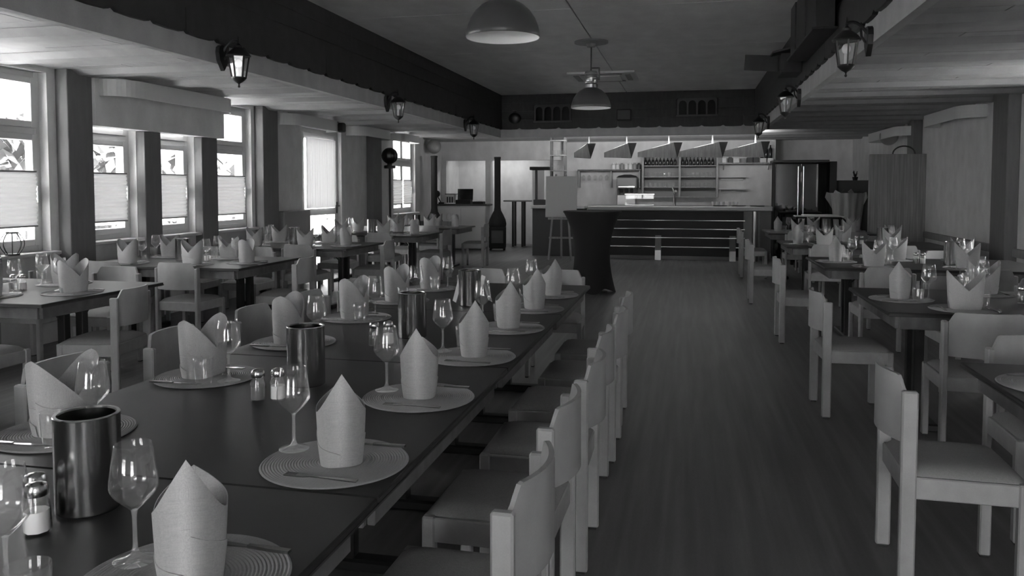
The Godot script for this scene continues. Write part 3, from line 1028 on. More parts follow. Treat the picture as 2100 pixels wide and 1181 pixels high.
# everything laid at one seat; local -z points away from the diner
func setting(at: Vector3, turn: float, where: String, group: String, near: bool, style := 0) -> void:
	var bs := Basis(Vector3.UP, turn)
	var j := func() -> float: return rng.randf_range(-0.012, 0.012)
	var y := 0.7505
	at.y = y
	solo("place_mat", K.place_mat if near else K.place_mat_far, M.mat_, "round woven place mat " + where, "place mat", at, turn, "round woven place mats")
	var on := 0.0064
	var np := at + bs * Vector3(j.call(), on, 0.01 + j.call())
	var n := thing("napkin", "white standing folded napkin " + where, "napkin", np, turn + rng.randf_range(-0.2, 0.2) + [0.0, 0.35, PI - 0.2][style], "white folded napkins on the tables")
	part(n, "folded_body", K.napkin[mini(style, 1)], M.napkin)
	part(n, "tucked_flap", K.napkin_flap[mini(style, 1)], M.napkin)
	if true:
		var g := thing("wine_glass", "stemmed wine glass " + where, "wine glass", at + bs * Vector3(0.055 + j.call(), on, -0.142 + j.call()), turn, "stemmed wine glasses on the tables")
		part(g, "bowl", K.wine_glass, M.thin_glass)
		part(g, "stem_and_foot", K.glass_stem, M.stem_glass)
		solo("tumbler", K.tumbler, M.thin_glass, "small water tumbler " + where, "tumbler", at + bs * Vector3(0.135 + j.call() * 0.3, on, -0.075 + j.call() * 0.5), turn, "water tumblers on the tables")
	solo("knife", K.knife, M.steel, "steel table knife " + where, "knife", at + bs * Vector3(0.142, on, 0.045), turn + rng.randf_range(-0.08, 0.08), "steel knives on the tables")
	solo("fork", K.fork, M.steel, "steel table fork " + where, "fork", at + bs * Vector3(-0.128, on, 0.02), turn + rng.randf_range(-0.08, 0.08), "steel forks on the tables")

func cooler(at: Vector3, where: String) -> void:
	var t := thing("wine_cooler", "brushed steel wine cooler " + where, "wine cooler", Vector3(at.x, 0.7505, at.z), 0.0, "steel wine coolers on the tables")
	part(t, "outer_wall", K.cooler, M.cooler)
	part(t, "inner_wall", K.cooler_in, M.cooler)

func shakers(at: Vector3, turn: float, where: String) -> void:
	var bs := Basis(Vector3.UP, turn)
	for k in 2:
		var t := thing("shaker", ("pale salt shaker " if k == 0 else "dark pepper shaker ") + where, "shaker", Vector3(at.x, 0.7505, at.z) + bs * Vector3(0.033 * (1 - 2 * k), 0, 0), turn, "salt and pepper shakers")
		part(t, "glass_body", K.shaker_body, M.thin_glass)
		part(t, "contents", K.shaker_fill, M.salt if k == 0 else M.pepper)
		part(t, "cap", K.shaker_cap, M.steel)

func tables() -> void:
	chair_meshes()
	ware_meshes()
	var near_word := ["nearest", "second nearest", "third nearest", "fourth nearest", "farthest"]
	var h := PI / 2
	# the long table in the foreground: four tables pushed together
	var cx := -1.37
	for k in 4:
		table(Vector3(cx, 0, -1.06 - 1.4 * k), h, 1.396, 1.31, "dark table, " + ORD[k] + " segment from the front of the long foreground table", "tables joined into the long table")
	var rz := [-1.3, -1.96, -2.64, -3.33, -4.05, -4.72, -5.36]
	for i in rz.size():
		setting(Vector3(-0.918, 0, rz[i]), h, "at %s place, aisle side of the long table" % ORD[i], "", true, 1)
	var rc := [-1.95, -2.59, -3.21, -3.84, -4.48, -5.14]
	for i in rc.size():
		chair(Vector3(-0.595 + rng.randf_range(-0.012, 0.012), 0, rc[i]), h + rng.randf_range(-0.03, 0.03), "white wooden chair, %s from the front, aisle side of the long table" % ORD[i], "chairs on the aisle side of the long table")
	var lz := [-2.03, -2.757, -3.46, -4.19, -4.88, -5.52]
	for i in lz.size():
		setting(Vector3(-1.825, 0, lz[i]), -h, "at %s place, window side of the long table" % ORD[i], "", true)
		chair(Vector3(-2.215 + rng.randf_range(-0.012, 0.012), 0, lz[i] + 0.07), -h + rng.randf_range(-0.03, 0.03), "white wooden chair, %s from the front, window side of the long table" % ORD[i], "chairs on the window side of the long table")
	chair(Vector3(-1.03, 0, -6.28), PI + 0.06, "white wooden chair at far end of long table, beside the black cocktail table", "chairs at the far end of the long table")
	chair(Vector3(-1.68, 0, -6.26), PI - 0.04, "white wooden chair at far end of long table, window side", "chairs at the far end of the long table")
	for c in [[-1.345, -1.56], [-1.395, -2.735], [-1.325, -3.72], [-1.33, -4.8]]:
		cooler(Vector3(c[0], 0, c[1]), "%s from the front on the long table" % ORD[[-1.56, -2.735, -3.72, -4.8].find(c[1])])
	var lone := thing("wine_glass", "stemmed wine glass cut by the lower left edge, nearest of all", "wine glass", Vector3(-1.215, 0.7505, -1.2), 0.0, "stemmed wine glasses on the tables")
	part(lone, "bowl", K.wine_glass, M.thin_glass)
	part(lone, "stem_and_foot", K.glass_stem, M.stem_glass)
	solo("tumbler", K.tumbler, M.thin_glass, "water tumbler in the lower left corner, nearest of all", "tumbler", Vector3(-1.085, 0.7505, -1.115), 0.0, "water tumblers on the tables")
	shakers(Vector3(-1.3775, 0, -1.4425), -PI / 4, "beside the first cooler on the long table")
	shakers(Vector3(-1.40, 0, -3.5), 0.6, "beside the third cooler on the long table")
	shakers(Vector3(-1.42, 0, -2.5), 0.4, "beside the second cooler on the long table")
	for k in 2:
		solo("table_card", B().prism(P([-0.045, 0, -0.043, 0, 0.0, 0.16, 0.043, 0, 0.045, 0, 0.0, 0.166]), -0.05, 0.05).mesh(), M.paper, "white folded card standing by the fourth cooler, " + ["left one", "right one"][k], "table card", Vector3(-1.43 + 0.14 * k, 0.7505, -4.95 - 0.04 * k), 0.5, "folded cards on the long table")
	# tables along the windows
	var tz := [-4.24, -6.5, -8.82, -11.4, -13.62]
	for i in 5:
		var z0: float = tz[i]
		var w := 1.2 if i < 4 else 1.1
		var l := 1.78
		var tw: String = "the %s window-side table" % near_word[i]
		table(Vector3(-3.965 - l / 2, 0, z0 - w / 2), 0.0, l, w, "dark wooden table, %s of the row along the windows" % near_word[i], "tables along the windows")
		var far := z0 - w
		var ze: float = z0 - 0.53
		setting(Vector3(-4.2, 0, ze), h, "at the aisle end of " + tw, "", i < 2)
		var ex: float = [-3.93, -3.86, -3.98, -4.0, -3.9][i]
		chair(Vector3(ex, 0, ze + [0.02, -0.13, -0.35, -0.4, -0.3][i]), h + [0.16, 0.06, 0.05, -0.05, 0.05][i], "white wooden chair at the aisle end of " + tw, "chairs at the window tables")
		var nx := [-4.6, -5.3]
		for k in 2:
			var pl: String = ["aisle-most", "window-most"][k]
			setting(Vector3(nx[k], 0, z0 - 0.24), 0.0, "on near side, %s place of %s" % [pl, tw], "", i < 2)
			setting(Vector3(nx[k] - 0.05, 0, far + 0.24), PI, "on far side, %s place of %s" % [pl, tw], "", i < 2)
			chair(Vector3([-4.53 if i > 0 else -4.38, -5.28][k], 0, z0 - (0.1 if i > 0 else -0.1) + rng.randf_range(-0.03, 0.03)), rng.randf_range(-0.06, 0.06), "white wooden chair, near side, %s place of %s" % [pl, tw], "chairs at the window tables")
			chair(Vector3([-4.76, -5.42 if i < 4 else -5.3][k], 0, far - 0.3 + rng.randf_range(-0.03, 0.03)), PI + rng.randf_range(-0.06, 0.06), "white wooden chair, far side, %s place of %s" % [pl, tw], "chairs at the window tables")
		cooler(Vector3(-4.95, 0, z0 - w * 0.5), "in the middle of " + tw)
		shakers(Vector3(-4.72, 0, z0 - w * 0.5), 0.3, "in the middle of " + tw)
	# tables along the right wall
	var tr := [-2.46, -5.05, -7.72, -10.4, -13.3]
	for i in 5:
		var z0: float = tr[i]
		var w := 1.22
		var l := 1.95 if i < 4 else 1.62
		var x0: float = [1.13, 1.16, 1.22, 1.2, 1.25][i]
		var tw: String = "the %s right-hand table" % near_word[i]
		table(Vector3(x0 + l / 2, 0, z0 - w / 2), 0.0, l, w, "dark wooden table, %s of the right-hand row" % near_word[i], "tables of the right-hand row")
		var far := z0 - w
		var ze: float = [-3.3, -5.66, -8.4, -10.95, -13.85][i]
		setting(Vector3(x0 + 0.21, 0, ze), -h, "at the aisle end of " + tw, "", i < 3, 2)
		chair(Vector3([0.985, 1.06, 1.07, 0.985, 1.05][i], 0, [-3.3, -5.62, -8.13, -10.75, -13.75][i]), -h + [-0.03, 0.04, 0.0, -0.02, 0.0][i], "white wooden chair at the aisle end of " + tw, "chairs at the right-hand tables")
		var nx := [x0 + 0.47, x0 + 1.25]
		for k in 2:
			var pl: String = ["aisle-most", "wall-most"][k]
			if i > 0:
				setting(Vector3(nx[k], 0, z0 - 0.22), 0.0, "on near side, %s place of %s" % [pl, tw], "", i < 3)
				chair(Vector3(nx[k] - 0.03, 0, z0 + [0.0, 0.07, 0.2, 0.1, 0.1][i]), rng.randf_range(-0.04, 0.04), "white wooden chair, near side, %s place of %s" % [pl, tw], "chairs at the right-hand tables")
			if i > 0 or k == 0:
				if i > 0:
					setting(Vector3(nx[k] + [0.36, 0.2][k], 0, far + 0.22), PI, "on far side, %s place of %s" % [pl, tw], "", i < 3)
				chair(Vector3(nx[k] + ([0.36, 0.2][k] if i > 0 else -0.04), 0, far - 0.15), PI + rng.randf_range(-0.05, 0.05), "white wooden chair, far side, %s place of %s" % [pl, tw], "chairs at the right-hand tables")
		if i == 4:
			nx[1] = x0 + 1.15
		if i > 0:
			cooler(Vector3(x0 + (1.22 if i < 4 else 0.95), 0, z0 - 0.55), "in the middle of " + tw)
			shakers(Vector3(x0 + (0.95 if i < 4 else 0.72), 0, z0 - 0.6), 0.2, "in the middle of " + tw)

# ------------------------------------------------------------------ lamps
func lantern_meshes() -> void:
	var hexr := func(r: float, y: float, k: int) -> Vector3:
		var t := TAU * (k + 0.5) / 6.0
		return Vector3(r * cos(t), y, r * sin(t))
	var b := B()
	for k in 6:
		b.bar(hexr.call(0.05, 0.075, k), hexr.call(0.076, 0.235, k), 0.009, 0.009)
		b.bar(hexr.call(0.076, 0.235, k), hexr.call(0.076, 0.235, k + 1), 0.012, 0.01)
		b.bar(hexr.call(0.05, 0.075, k), hexr.call(0.05, 0.075, k + 1), 0.012, 0.01)
	K.lantern_cage = b.mesh()
	b = B()
	b.lathe(V2([0, 0, 0.007, 0.004, 0.009, 0.012, 0.004, 0.022, 0.008, 0.032, 0.03, 0.045, 0.052, 0.066, 0.054, 0.076, 0, 0.076]), 12)
	K.lantern_base = b.mesh()
	b = B()
	b.lathe(V2([0, 0.232, 0.088, 0.232, 0.092, 0.24, 0.075, 0.262, 0.045, 0.288, 0.03, 0.298, 0.03, 0.312, 0.016, 0.322, 0.006, 0.335, 0.008, 0.35, 0.004, 0.375, 0, 0.392]), 12)
	K.lantern_roof = b.mesh()
	K.lantern_pane = []
	for k in 6:
		K.lantern_pane.append(B().quadded(hexr.call(0.0485, 0.078, k), hexr.call(0.0485, 0.078, k + 1), hexr.call(0.0745, 0.232, k + 1), hexr.call(0.0745, 0.232, k)))
	b = B()
	b.ball(Vector3(0, 0.182, 0), Vector3(0.028, 0.034, 0.028), 16, 10)
	K.lantern_bulb = b.mesh()
	K.lantern_socket = B().lathe(V2([0, 0.076, 0.014, 0.076, 0.014, 0.15, 0, 0.155]), 12).mesh()
	# wall plate (spade shape) at distance a towards -x, and the curved arm
	K.lantern_plate = B().prism(P([0, 0.13, 0.055, 0.2, 0.068, 0.26, 0.06, 0.3, 0.03, 0.318, -0.03, 0.318, -0.06, 0.3, -0.068, 0.26, -0.055, 0.2]), -0.15, -0.118, Transform3D(Basis(Vector3(0, 0, -1), Vector3.UP, Vector3.RIGHT), Vector3.ZERO)).mesh()
	var arm := []
	for k in 13:
		var t := k / 12.0
		arm.append(Vector3(-0.138 + 0.138 * t, 0.26 + 0.085 * sin(t * PI * 0.5) + 0.02 * sin(t * PI), 0))
	b = B()
	b.tube(arm, 0.011, 8)
	b.tube([Vector3(0, 0.345, 0), Vector3(0, 0.31, 0)], 0.01, 8)
	b.tube([Vector3(-0.138, 0.21, 0), Vector3(-0.11, 0.225, 0), Vector3(-0.09, 0.26, 0), Vector3(-0.085, 0.31, 0)], 0.008, 6)
	K.lantern_arm = b.mesh()

func lantern(at: Vector3, turn: float, label: String) -> void:
	var t := thing("wall_lantern", label, "lantern", at, turn, "black lanterns along the ceiling edge")
	part(t, "wall_plate", K.lantern_plate, M.black_metal)
	part(t, "arm", K.lantern_arm, M.black_metal)
	part(t, "roof", K.lantern_roof, M.black_metal)
	part(t, "cage", K.lantern_cage, M.black_metal)
	part(t, "base", K.lantern_base, M.black_metal)
	for m in K.lantern_pane:
		part(t, "pane", m, M.pane)
	var s := part(t, "socket", K.lantern_socket, M.pale)
	part(s, "bulb", K.lantern_bulb, M.bulb)

func pendant(at: Vector3, label: String) -> void:   # at = centre of the rim
	var t := thing("pendant_lamp", label, "pendant lamp", at, 0.0, "domed pendant lamps over the aisle")
	var outer := V2([0.232, 0, 0.236, 0.004, 0.234, 0.03, 0.225, 0.07, 0.206, 0.118, 0.175, 0.165, 0.135, 0.203, 0.09, 0.228, 0.075, 0.236, 0.0, 0.238])
	part(t, "shade", B().lathe(outer, 48, Vector3.ZERO, 0.5).mesh(), M.shade_out)
	var inner := V2([0.0, 0.226, 0.08, 0.222, 0.13, 0.194, 0.17, 0.157, 0.2, 0.112, 0.219, 0.066, 0.228, 0.028, 0.23, 0.001, 0.2345, 0.0])
	var st := B()
	# the white lining faces inwards
	inner.reverse()
	st.lathe(inner, 48, Vector3.ZERO, 0.5)
	for i in st.n.size():
		st.n[i] = st.n[i]
	part(t, "white_lining", st.mesh(), M.shade_in)
	part(t, "bulb", B().ball(Vector3(0, 0.12, 0), Vector3(0.045, 0.06, 0.045)).mesh(), M.bulb)
	part(t, "neck", B().lathe(V2([0, 0.236, 0.078, 0.236, 0.08, 0.275, 0.06, 0.29, 0, 0.29]), 24).mesh(), M.brushed)
	var hb := B().lathe(V2([0, 0.29, 0.07, 0.29, 0.074, 0.296, 0.074, 0.42, 0.068, 0.43, 0, 0.43]), 24)
	for k in 5:
		hb.lathe(V2([0.072, 0.302 + k * 0.024, 0.08, 0.304 + k * 0.024, 0.08, 0.31 + k * 0.024, 0.072, 0.312 + k * 0.024]), 24)
	part(t, "housing", hb.mesh(), M.brushed)
	part(t, "bracket", B().box(Vector3(0.095, 0.4, 0), Vector3(0.016, 0.15, 0.03), 0.003).box(Vector3(0.05, 0.468, 0), Vector3(0.1, 0.014, 0.03), 0.003).box(Vector3(0.085, 0.345, 0), Vector3(0.03, 0.03, 0.03), 0.003).mesh(), M.dark_steel)
	part(t, "cable", B().tube([Vector3(0, 0.43, 0), Vector3(0, HIGH - at.y - 0.04, 0)], 0.008, 8).mesh(), M.dark)
	part(t, "ceiling_rose", B().lathe(V2([0, HIGH - at.y - 0.07, 0.05, HIGH - at.y - 0.065, 0.06, HIGH - at.y - 0.03, 0.2, HIGH - at.y - 0.02, 0.2, HIGH - at.y, 0, HIGH - at.y]), 28).mesh(), M.mid)

func lamps() -> void:
	lantern_meshes()
	var w := ["nearest", "middle", "farthest"]
	var lz := [-5.47, -8.85, -12.2]
	var rz := [-5.58, -8.93, -12.25]
	for i in 3:
		lantern(Vector3(CL + 0.012 + 0.15, 2.232, lz[i]), 0.0, "black glazed wall lantern on the left ceiling edge, %s of three" % w[i])
		lantern(Vector3(CR - 0.012 - 0.15, 2.2, rz[i]), PI, "black glazed wall lantern on the right ceiling edge, %s of three" % w[i])
	pendant(Vector3(-1.163, 2.435, -5.0), "dark domed pendant lamp with white lining, nearer one over the aisle")
	pendant(Vector3(-1.14, 2.42, -9.5), "dark domed pendant lamp with ribbed housing, farther one over the aisle")
	uplighter(WL + 0.17, 0.26, -7.0, -9.12, 2.4, 2.57, "white bowed wall uplighter on the pale header box")
	uplighter(WL, 0.3, -10.75, -12.5, 2.4, 2.57, "white bowed wall uplighter above the radiator panel")
	uplighter(WL, 0.3, -13.3, -14.9, 2.4, 2.57, "white bowed wall uplighter beside the curtained door")
	uplighter(WL, 0.3, -15.3, -16.6, 2.42, 2.57, "white bowed wall uplighter above the far window")
	uplighter(WR, -0.3, -11.6, -13.6, 2.4, 2.57, "white bowed wall uplighter high on the right wall")
	uplighter(WR, -0.36, -14.7, -17.2, 2.36, 2.52, "white bowed wall uplighter behind the grey partition")
	# round wall shades
	for g in [[Vector3(WR - 0.22, 2.42, -15.9), "pale oval wall lamp above the grey partition"], [Vector3(WL + 0.2, 2.42, -17.7), "pale oval wall lamp in the far left corner"]]:
		var t := thing("globe_wall_lamp", g[1], "wall lamp", g[0], 0.0, "oval wall lamps")
		part(t, "shade", B().ball(Vector3.ZERO, Vector3(0.16, 0.17, 0.2), 24, 14).mesh(), M.mid)
		var sx := signf(g[0].x)
		part(t, "wall_bracket", B().bar(Vector3(sx * 0.12, 0, 0), Vector3(sx * (0.22 if sx > 0 else 0.2), 0, 0), 0.05, 0.05).mesh(), M.pale)
	# small spot on a bracket over the door
	var s := thing("wall_spot", "small black spotlight on a bracket above the glazed door", "spotlight", Vector3(WL, 2.5, -12.55))
	part(s, "bracket", B().box(Vector3(0.1, 0.06, 0.12), Vector3(0.2, 0.025, 0.025)).box(Vector3(0.19, 0.0, 0.12), Vector3(0.025, 0.13, 0.025)).mesh(), M.black_metal)
	part(s, "head", B().box(Vector3(0.14, 0.0, -0.25), Vector3(0.12, 0.16, 0.1), 0.02).box(Vector3(0.06, 0.09, -0.06), Vector3(0.03, 0.03, 0.4)).mesh(), M.black_metal)

# ------------------------------------------------------------------ on the raised ceiling and its edges
func ceiling_things() -> void:
	var t := thing("air_conditioner", "flat white ceiling air conditioner cassette above the bar end", "air conditioner", Vector3(-1.3, HIGH, -12.45))
	part(t, "frame", B().prism(P([-0.5, -0.5, 0.5, -0.5, 0.5, 0.5, -0.5, 0.5]), -0.03, 0.0, Transform3D(Basis(Vector3.RIGHT, Vector3.BACK, Vector3.UP), Vector3.ZERO)).mesh(), M.pale)
	part(t, "grille", B().box(Vector3(0, -0.04, 0), Vector3(0.55, 0.02, 0.55), 0.008).mesh(), M.pale)
	for k in 4:
		part(t, "louvre", B().box(Basis(Vector3.UP, k * PI / 2) * Vector3(0, -0.036, 0.39), Vector3(0.62, 0.008, 0.08) if k % 2 == 0 else Vector3(0.08, 0.008, 0.62), 0.002).mesh(), M.mid)
	# framed boards with four arched openings on the far edge
	for k in 2:
		var x: float = [-2.47, 0.13][k]
		var y: float = [2.84, 2.9][k]
		var f := thing("arched_plaque", "dark wooden plaque with four arched openings, %s pendant" % ["left of the far", "right of the far"][k], "plaque", Vector3(x, y, CF + 0.036), 0.0, "arched plaques above the bar")
		part(f, "board", B().box(Vector3(0, 0, 0.008), Vector3(0.72, 0.32, 0.014), 0.003).mesh(), M.matte_black)
		var w := 0.16
		for j in 5:
			part(f, "upright", B().box(Vector3(-0.33 + 0.165 * j, 0, 0.028), Vector3(0.03, 0.3, 0.026), 0.004).mesh(), M.dark)
		part(f, "sill", B().box(Vector3(0, -0.145, 0.03), Vector3(0.72, 0.03, 0.03), 0.004).mesh(), M.dark)
		for j in 4:
			var pl := PackedVector2Array()
			pl.append(Vector2(-w / 2, 0.16)); pl.append(Vector2(-w / 2, 0.06))
			for q in 9:
				var a := PI - PI * q / 8.0
				pl.append(Vector2(cos(a) * 0.066, 0.06 + sin(a) * 0.066))
			pl.append(Vector2(w / 2, 0.06)); pl.append(Vector2(w / 2, 0.16))
			part(f, "arch", B().prism(pl, 0.015, 0.04, Transform3D(Basis(), Vector3(-0.2475 + 0.165 * j, 0, 0))).mesh(), M.dark)
	var sp := thing("loudspeaker", "small dark loudspeaker on the far ceiling edge below the pendant", "loudspeaker", Vector3(-1.15, 2.68, CF + 0.05))
	part(sp, "box", B().box(Vector3(0, 0.1, 0.08), Vector3(0.26, 0.2, 0.14), 0.012).mesh(), M.matte_black)
	part(sp, "grille", B().box(Vector3(0, 0.1, 0.155), Vector3(0.22, 0.16, 0.008), 0.002).mesh(), M.dark)
	var fan := thing("cowbell", "small round metal ornament in the far left ceiling corner", "ornament", Vector3(-3.17, 2.76, CF + 0.1))
	part(fan, "body", B().ball(Vector3(0, 0, 0), Vector3(0.12, 0.1, 0.09), 16, 10).mesh(), M.dark_steel)
	part(fan, "handle", B().tube([Vector3(-0.06, 0.07, 0), Vector3(-0.03, 0.14, 0), Vector3(0.03, 0.14, 0), Vector3(0.06, 0.07, 0)], 0.012, 6).mesh(), M.dark_steel)
	part(fan, "wall_pin", B().tube([Vector3(0, 0.14, -0.06), Vector3(0, 0.14, 0.005)], 0.01, 6).mesh(), M.dark_steel)
	# dark wooden cabinet and little roofed box on the right edge
	var c := thing("hanging_cabinet", "dark wooden boarded cabinet hung on the right ceiling edge", "cabinet", Vector3(CR - 0.046, 0, 0))
	for k in 5:
		part(c, "board", B().bb(Vector3(-0.02, 2.72 + 0.0 * k, -6.6 - 0.32 * k), Vector3(-0.16 + 0.012 * (k % 2), HIGH - 0.002, -6.6 - 0.32 * k - 0.312), 0.004).mesh(), M.dark_wood)
	part(c, "base_board", B().bb(Vector3(0, 2.7, -6.58), Vector3(-0.19, 2.72, -8.22), 0.004).mesh(), M.dark_wood)
	var r := thing("roofed_box", "small dark wooden box with a pitched roof on the right edge", "box", Vector3(CR - 0.05, 2.64, -8.75))
	part(r, "box", B().bb(Vector3(0, 0.0, 0.2), Vector3(-0.2, 0.2, -0.2), 0.005).mesh(), M.dark_wood)
	part(r, "roof_board", B().bar(Vector3(0.0, 0.27, 0), Vector3(-0.29, 0.2, 0), 0.5, 0.02, 0.003).mesh(), M.dark_wood)
	part(r, "roof_board", B().bar(Vector3(-0.29, 0.21, 0), Vector3(-0.3, 0.05, 0), 0.5, 0.02, 0.003).mesh(), M.dark_wood)

# ------------------------------------------------------------------ the bar
func jar_mesh(r: float, h: float) -> Mesh:
	return B().lathe(V2([0, 0, r, 0, r, h * 0.7, r * 0.6, h * 0.85, r * 0.6, h, 0, h]), 12).mesh()

func bar_area() -> void:
	slab("wall_bar", Vector3(-3.0, -0.1, -19.4), Vector3(1.95, LOW, -19.6), M.wall, "pale wall behind the bar shelves", "wall")
	# main counter
	var z := -16.62
	var t := thing("bar_counter", "long dark bar counter with four chrome rails", "bar counter", Vector3(0, 0, z))
	part(t, "front_panel", B().bb(Vector3(-1.95, 0.08, 0), Vector3(1.08, 1.0, -0.06), 0.004).mesh(), M.bar_front)
	part(t, "kick_plate", B().bb(Vector3(-1.93, 0, -0.05), Vector3(1.06, 0.08, -0.1)).mesh(), M.dark_steel)
	part(t, "body", B().bb(Vector3(-1.93, 0.02, -0.1), Vector3(1.06, 1.0, -0.7)).mesh(), M.dark)
	part(t, "counter_top", B().bb(Vector3(-2.05, 1.0, 0.16), Vector3(1.63, 1.1, -0.75), 0.02).mesh(), M.bar_top)
	for y in [0.81, 0.634, 0.456, 0.268]:
		part(t, "rail", B().tube([Vector3(-1.95, y, 0.08), Vector3(1.1, y, 0.08)], 0.016, 8).mesh(), M.chrome)
	for x in [-1.6, -0.6, 0.35, 0.98]:
		var bk := B()
		for y in [0.81, 0.634, 0.456, 0.268]:
			bk.box(Vector3(x, y, 0.04), Vector3(0.02, 0.02, 0.08))
		part(t, "rail_bracket", bk.mesh(), M.chrome)
	for x in [-0.6, 0.87]:
		part(t, "foot_bracket", B().prism(P([0, 0.0, 0.13, 0.0, 0.12, 0.2, 0.02, 0.5, 0, 0.5]), -0.06, 0.06, Transform3D(Basis(Vector3(0, 0, 1), Vector3.UP, Vector3(-1, 0, 0)), Vector3(x, 0, 0.0))).mesh(), M.brushed)
	part(t, "end_post", B().tube([Vector3(1.3, 0, 0.02), Vector3(1.3, 1.0, 0.02)], 0.055, 16).mesh(), M.brushed)
	part(t, "end_panel", B().bb(Vector3(1.42, 0, -0.3), Vector3(1.62, 1.0, -0.36), 0.004).mesh(), M.mid)
	# side counter to the left
	var s := thing("side_counter", "dark side counter with pale top left of the bar", "counter", Vector3(0, 0, -17.0))
	part(s, "body", B().bb(Vector3(-3.3, 0, 0), Vector3(-2.2, 1.02, -0.6), 0.004).mesh(), M.dark)
	part(s, "counter_top", B().bb(Vector3(-3.34, 1.02, 0.04), Vector3(-2.16, 1.09, -0.64), 0.008).mesh(), M.pale)
	# back counter
	var bc := thing("back_counter", "dark back counter under the bottle shelves", "counter", Vector3(0, 0, -18.7))
	part(bc, "body", B().bb(Vector3(-2.9, 0, 0), Vector3(1.9, 0.98, -0.65), 0.004).mesh(), M.mid)
	part(bc, "counter_top", B().bb(Vector3(-2.92, 0.98, 0.03), Vector3(1.92, 1.03, -0.68), 0.006).mesh(), M.brushed)
	# bottle shelf
	var sh := thing("bottle_shelf", "two-bay wooden bottle shelf on the bar wall", "shelf", Vector3(-0.21, 1.24, -19.4))
	part(sh, "back", B().bb(Vector3(-0.85, 0, 0.002), Vector3(0.85, 0.95, 0.012)).mesh(), M.mid)
	for x in [-0.85, 0.0, 0.85]:
		part(sh, "upright", B().box(Vector3(x, 0.48, 0.15), Vector3(0.045, 0.96, 0.28), 0.003).mesh(), M.light_wood)
	for y in [0.01, 0.24, 0.48, 0.74, 0.965]:
		for q in [-0.425, 0.425]:
			part(sh, "shelf_board", B().box(Vector3(q, y, 0.15), Vector3(0.8, 0.022, 0.27), 0.003).mesh(), M.light_wood)
	K.bottle = B().lathe(V2([0, 0, 0.03, 0, 0.031, 0.004, 0.031, 0.1, 0.024, 0.125, 0.011, 0.145, 0.011, 0.178, 0.013, 0.18, 0.013, 0.19, 0, 0.19]), 14).mesh()
	K.wine_bottle = B().lathe(V2([0, 0, 0.037, 0, 0.038, 0.004, 0.038, 0.19, 0.03, 0.22, 0.014, 0.245, 0.014, 0.3, 0, 0.3]), 14).mesh()
	K.jar = jar_mesh(0.05, 0.15)
	for k in 18:
		var bay := k / 9
		solo("bottle", K.bottle, M.bottle, "small dark bottle, %s of nine in the %s bay, top shelf" % [["first", "second", "third", "fourth", "fifth", "sixth", "seventh", "eighth", "ninth"][k % 9], ["left", "right"][bay]], "bottle", Vector3(-1.0 + 0.085 * (k % 9) + 0.86 * bay, 1.24 + 0.7515, -19.2), 0.0, "dark bottles on the top shelf")
	for row in 2:
		for k in 14:
			var bay := k / 7
			solo("shelf_glass", K.tumbler, M.thin_glass, "drinking glass, %s in the %s bay, %s glass row of the bottle shelf" % [ORD[k % 7], ["left", "right"][bay], ["lower", "upper"][row]], "glass", Vector3(-0.98 + 0.105 * (k % 7) + 0.86 * bay, 1.24 + [0.2515, 0.4915][row], -19.17), 0.0, "drinking glasses on the bottle shelf")
	# right-hand shelf with boxes and bottles
	var rs := thing("wall_shelf", "long wooden wall shelf right of the bottle shelf", "shelf", Vector3(1.29, 2.03, -19.4))
	part(rs, "board", B().box(Vector3(0, 0, 0.13), Vector3(1.26, 0.03, 0.26), 0.003).mesh(), M.light_wood)
	for x in [-0.5, 0.5]:
		part(rs, "bracket", B().bar(Vector3(x, -0.015, 0.2), Vector3(x, -0.14, 0.0), 0.02, 0.02).mesh(), M.light_wood)
	for k in 2:
		var ss := thing("short_shelf", "short pale shelf on the bar wall, %s one" % ["upper", "lower"][k], "shelf", Vector3(0.98, 1.72 - 0.28 * k, -19.4), 0.0, "short shelves on the bar wall")
		part(ss, "board", B().box(Vector3(0, 0, 0.1), Vector3(0.62, 0.03, 0.2), 0.003).mesh(), M.pale)
		part(ss, "bracket", B().box(Vector3(0, -0.05, 0.03), Vector3(0.5, 0.07, 0.02), 0.003).mesh(), M.pale)
	var bx := [[0.8, 0.1, 0.11, M.paper], [0.93, 0.07, 0.13, M.dark], [1.06, 0.13, 0.11, M.paper], [1.22, 0.1, 0.1, M.mid], [1.36, 0.12, 0.12, M.dark], [1.5, 0.12, 0.12, M.dark], [1.66, 0.14, 0.1, M.paper], [1.82, 0.13, 0.1, M.paper]]
	for k in bx.size():
		var q: Array = bx[k]
		solo("small_box", B().box(Vector3(0, q[2] / 2, 0), Vector3(q[1], q[2], 0.16), 0.006).mesh(), q[3], "small %s box, %s from the left on the long wall shelf" % [["pale", "dark", "pale", "grey", "dark", "dark", "pale", "pale"][k], ORD[k]], "box", Vector3(q[0], 2.046, -19.25), 0.0, "boxes on the long wall shelf")
	for k in 2:
		solo("small_box", B().box(Vector3(0, 0.04, 0), Vector3(0.13, 0.08, 0.15), 0.006).mesh(), M.paper, "small pale box stacked on the %s dark box" % ["left", "right"][k], "box", Vector3(1.36 + 0.14 * k, 2.1665, -19.25), 0.0, "boxes on the long wall shelf")
	for k in 3:
		solo("wine_bottle", K.wine_bottle, M.bottle, "dark wine bottle standing on boxes at shelf end, %s of three" % ORD[k], "bottle", Vector3(1.64 + 0.09 * k, 2.1465, -19.25), 0.0, "wine bottles at the shelf end")
	# left-hand shelf with hanging glasses below
	var ls := thing("wall_shelf", "long wooden wall shelf left of the bottle shelf", "shelf", Vector3(-1.86, 1.89, -19.4))
	part(ls, "board", B().box(Vector3(0, 0, 0.14), Vector3(1.5, 0.03, 0.28), 0.003).mesh(), M.mid_wood)
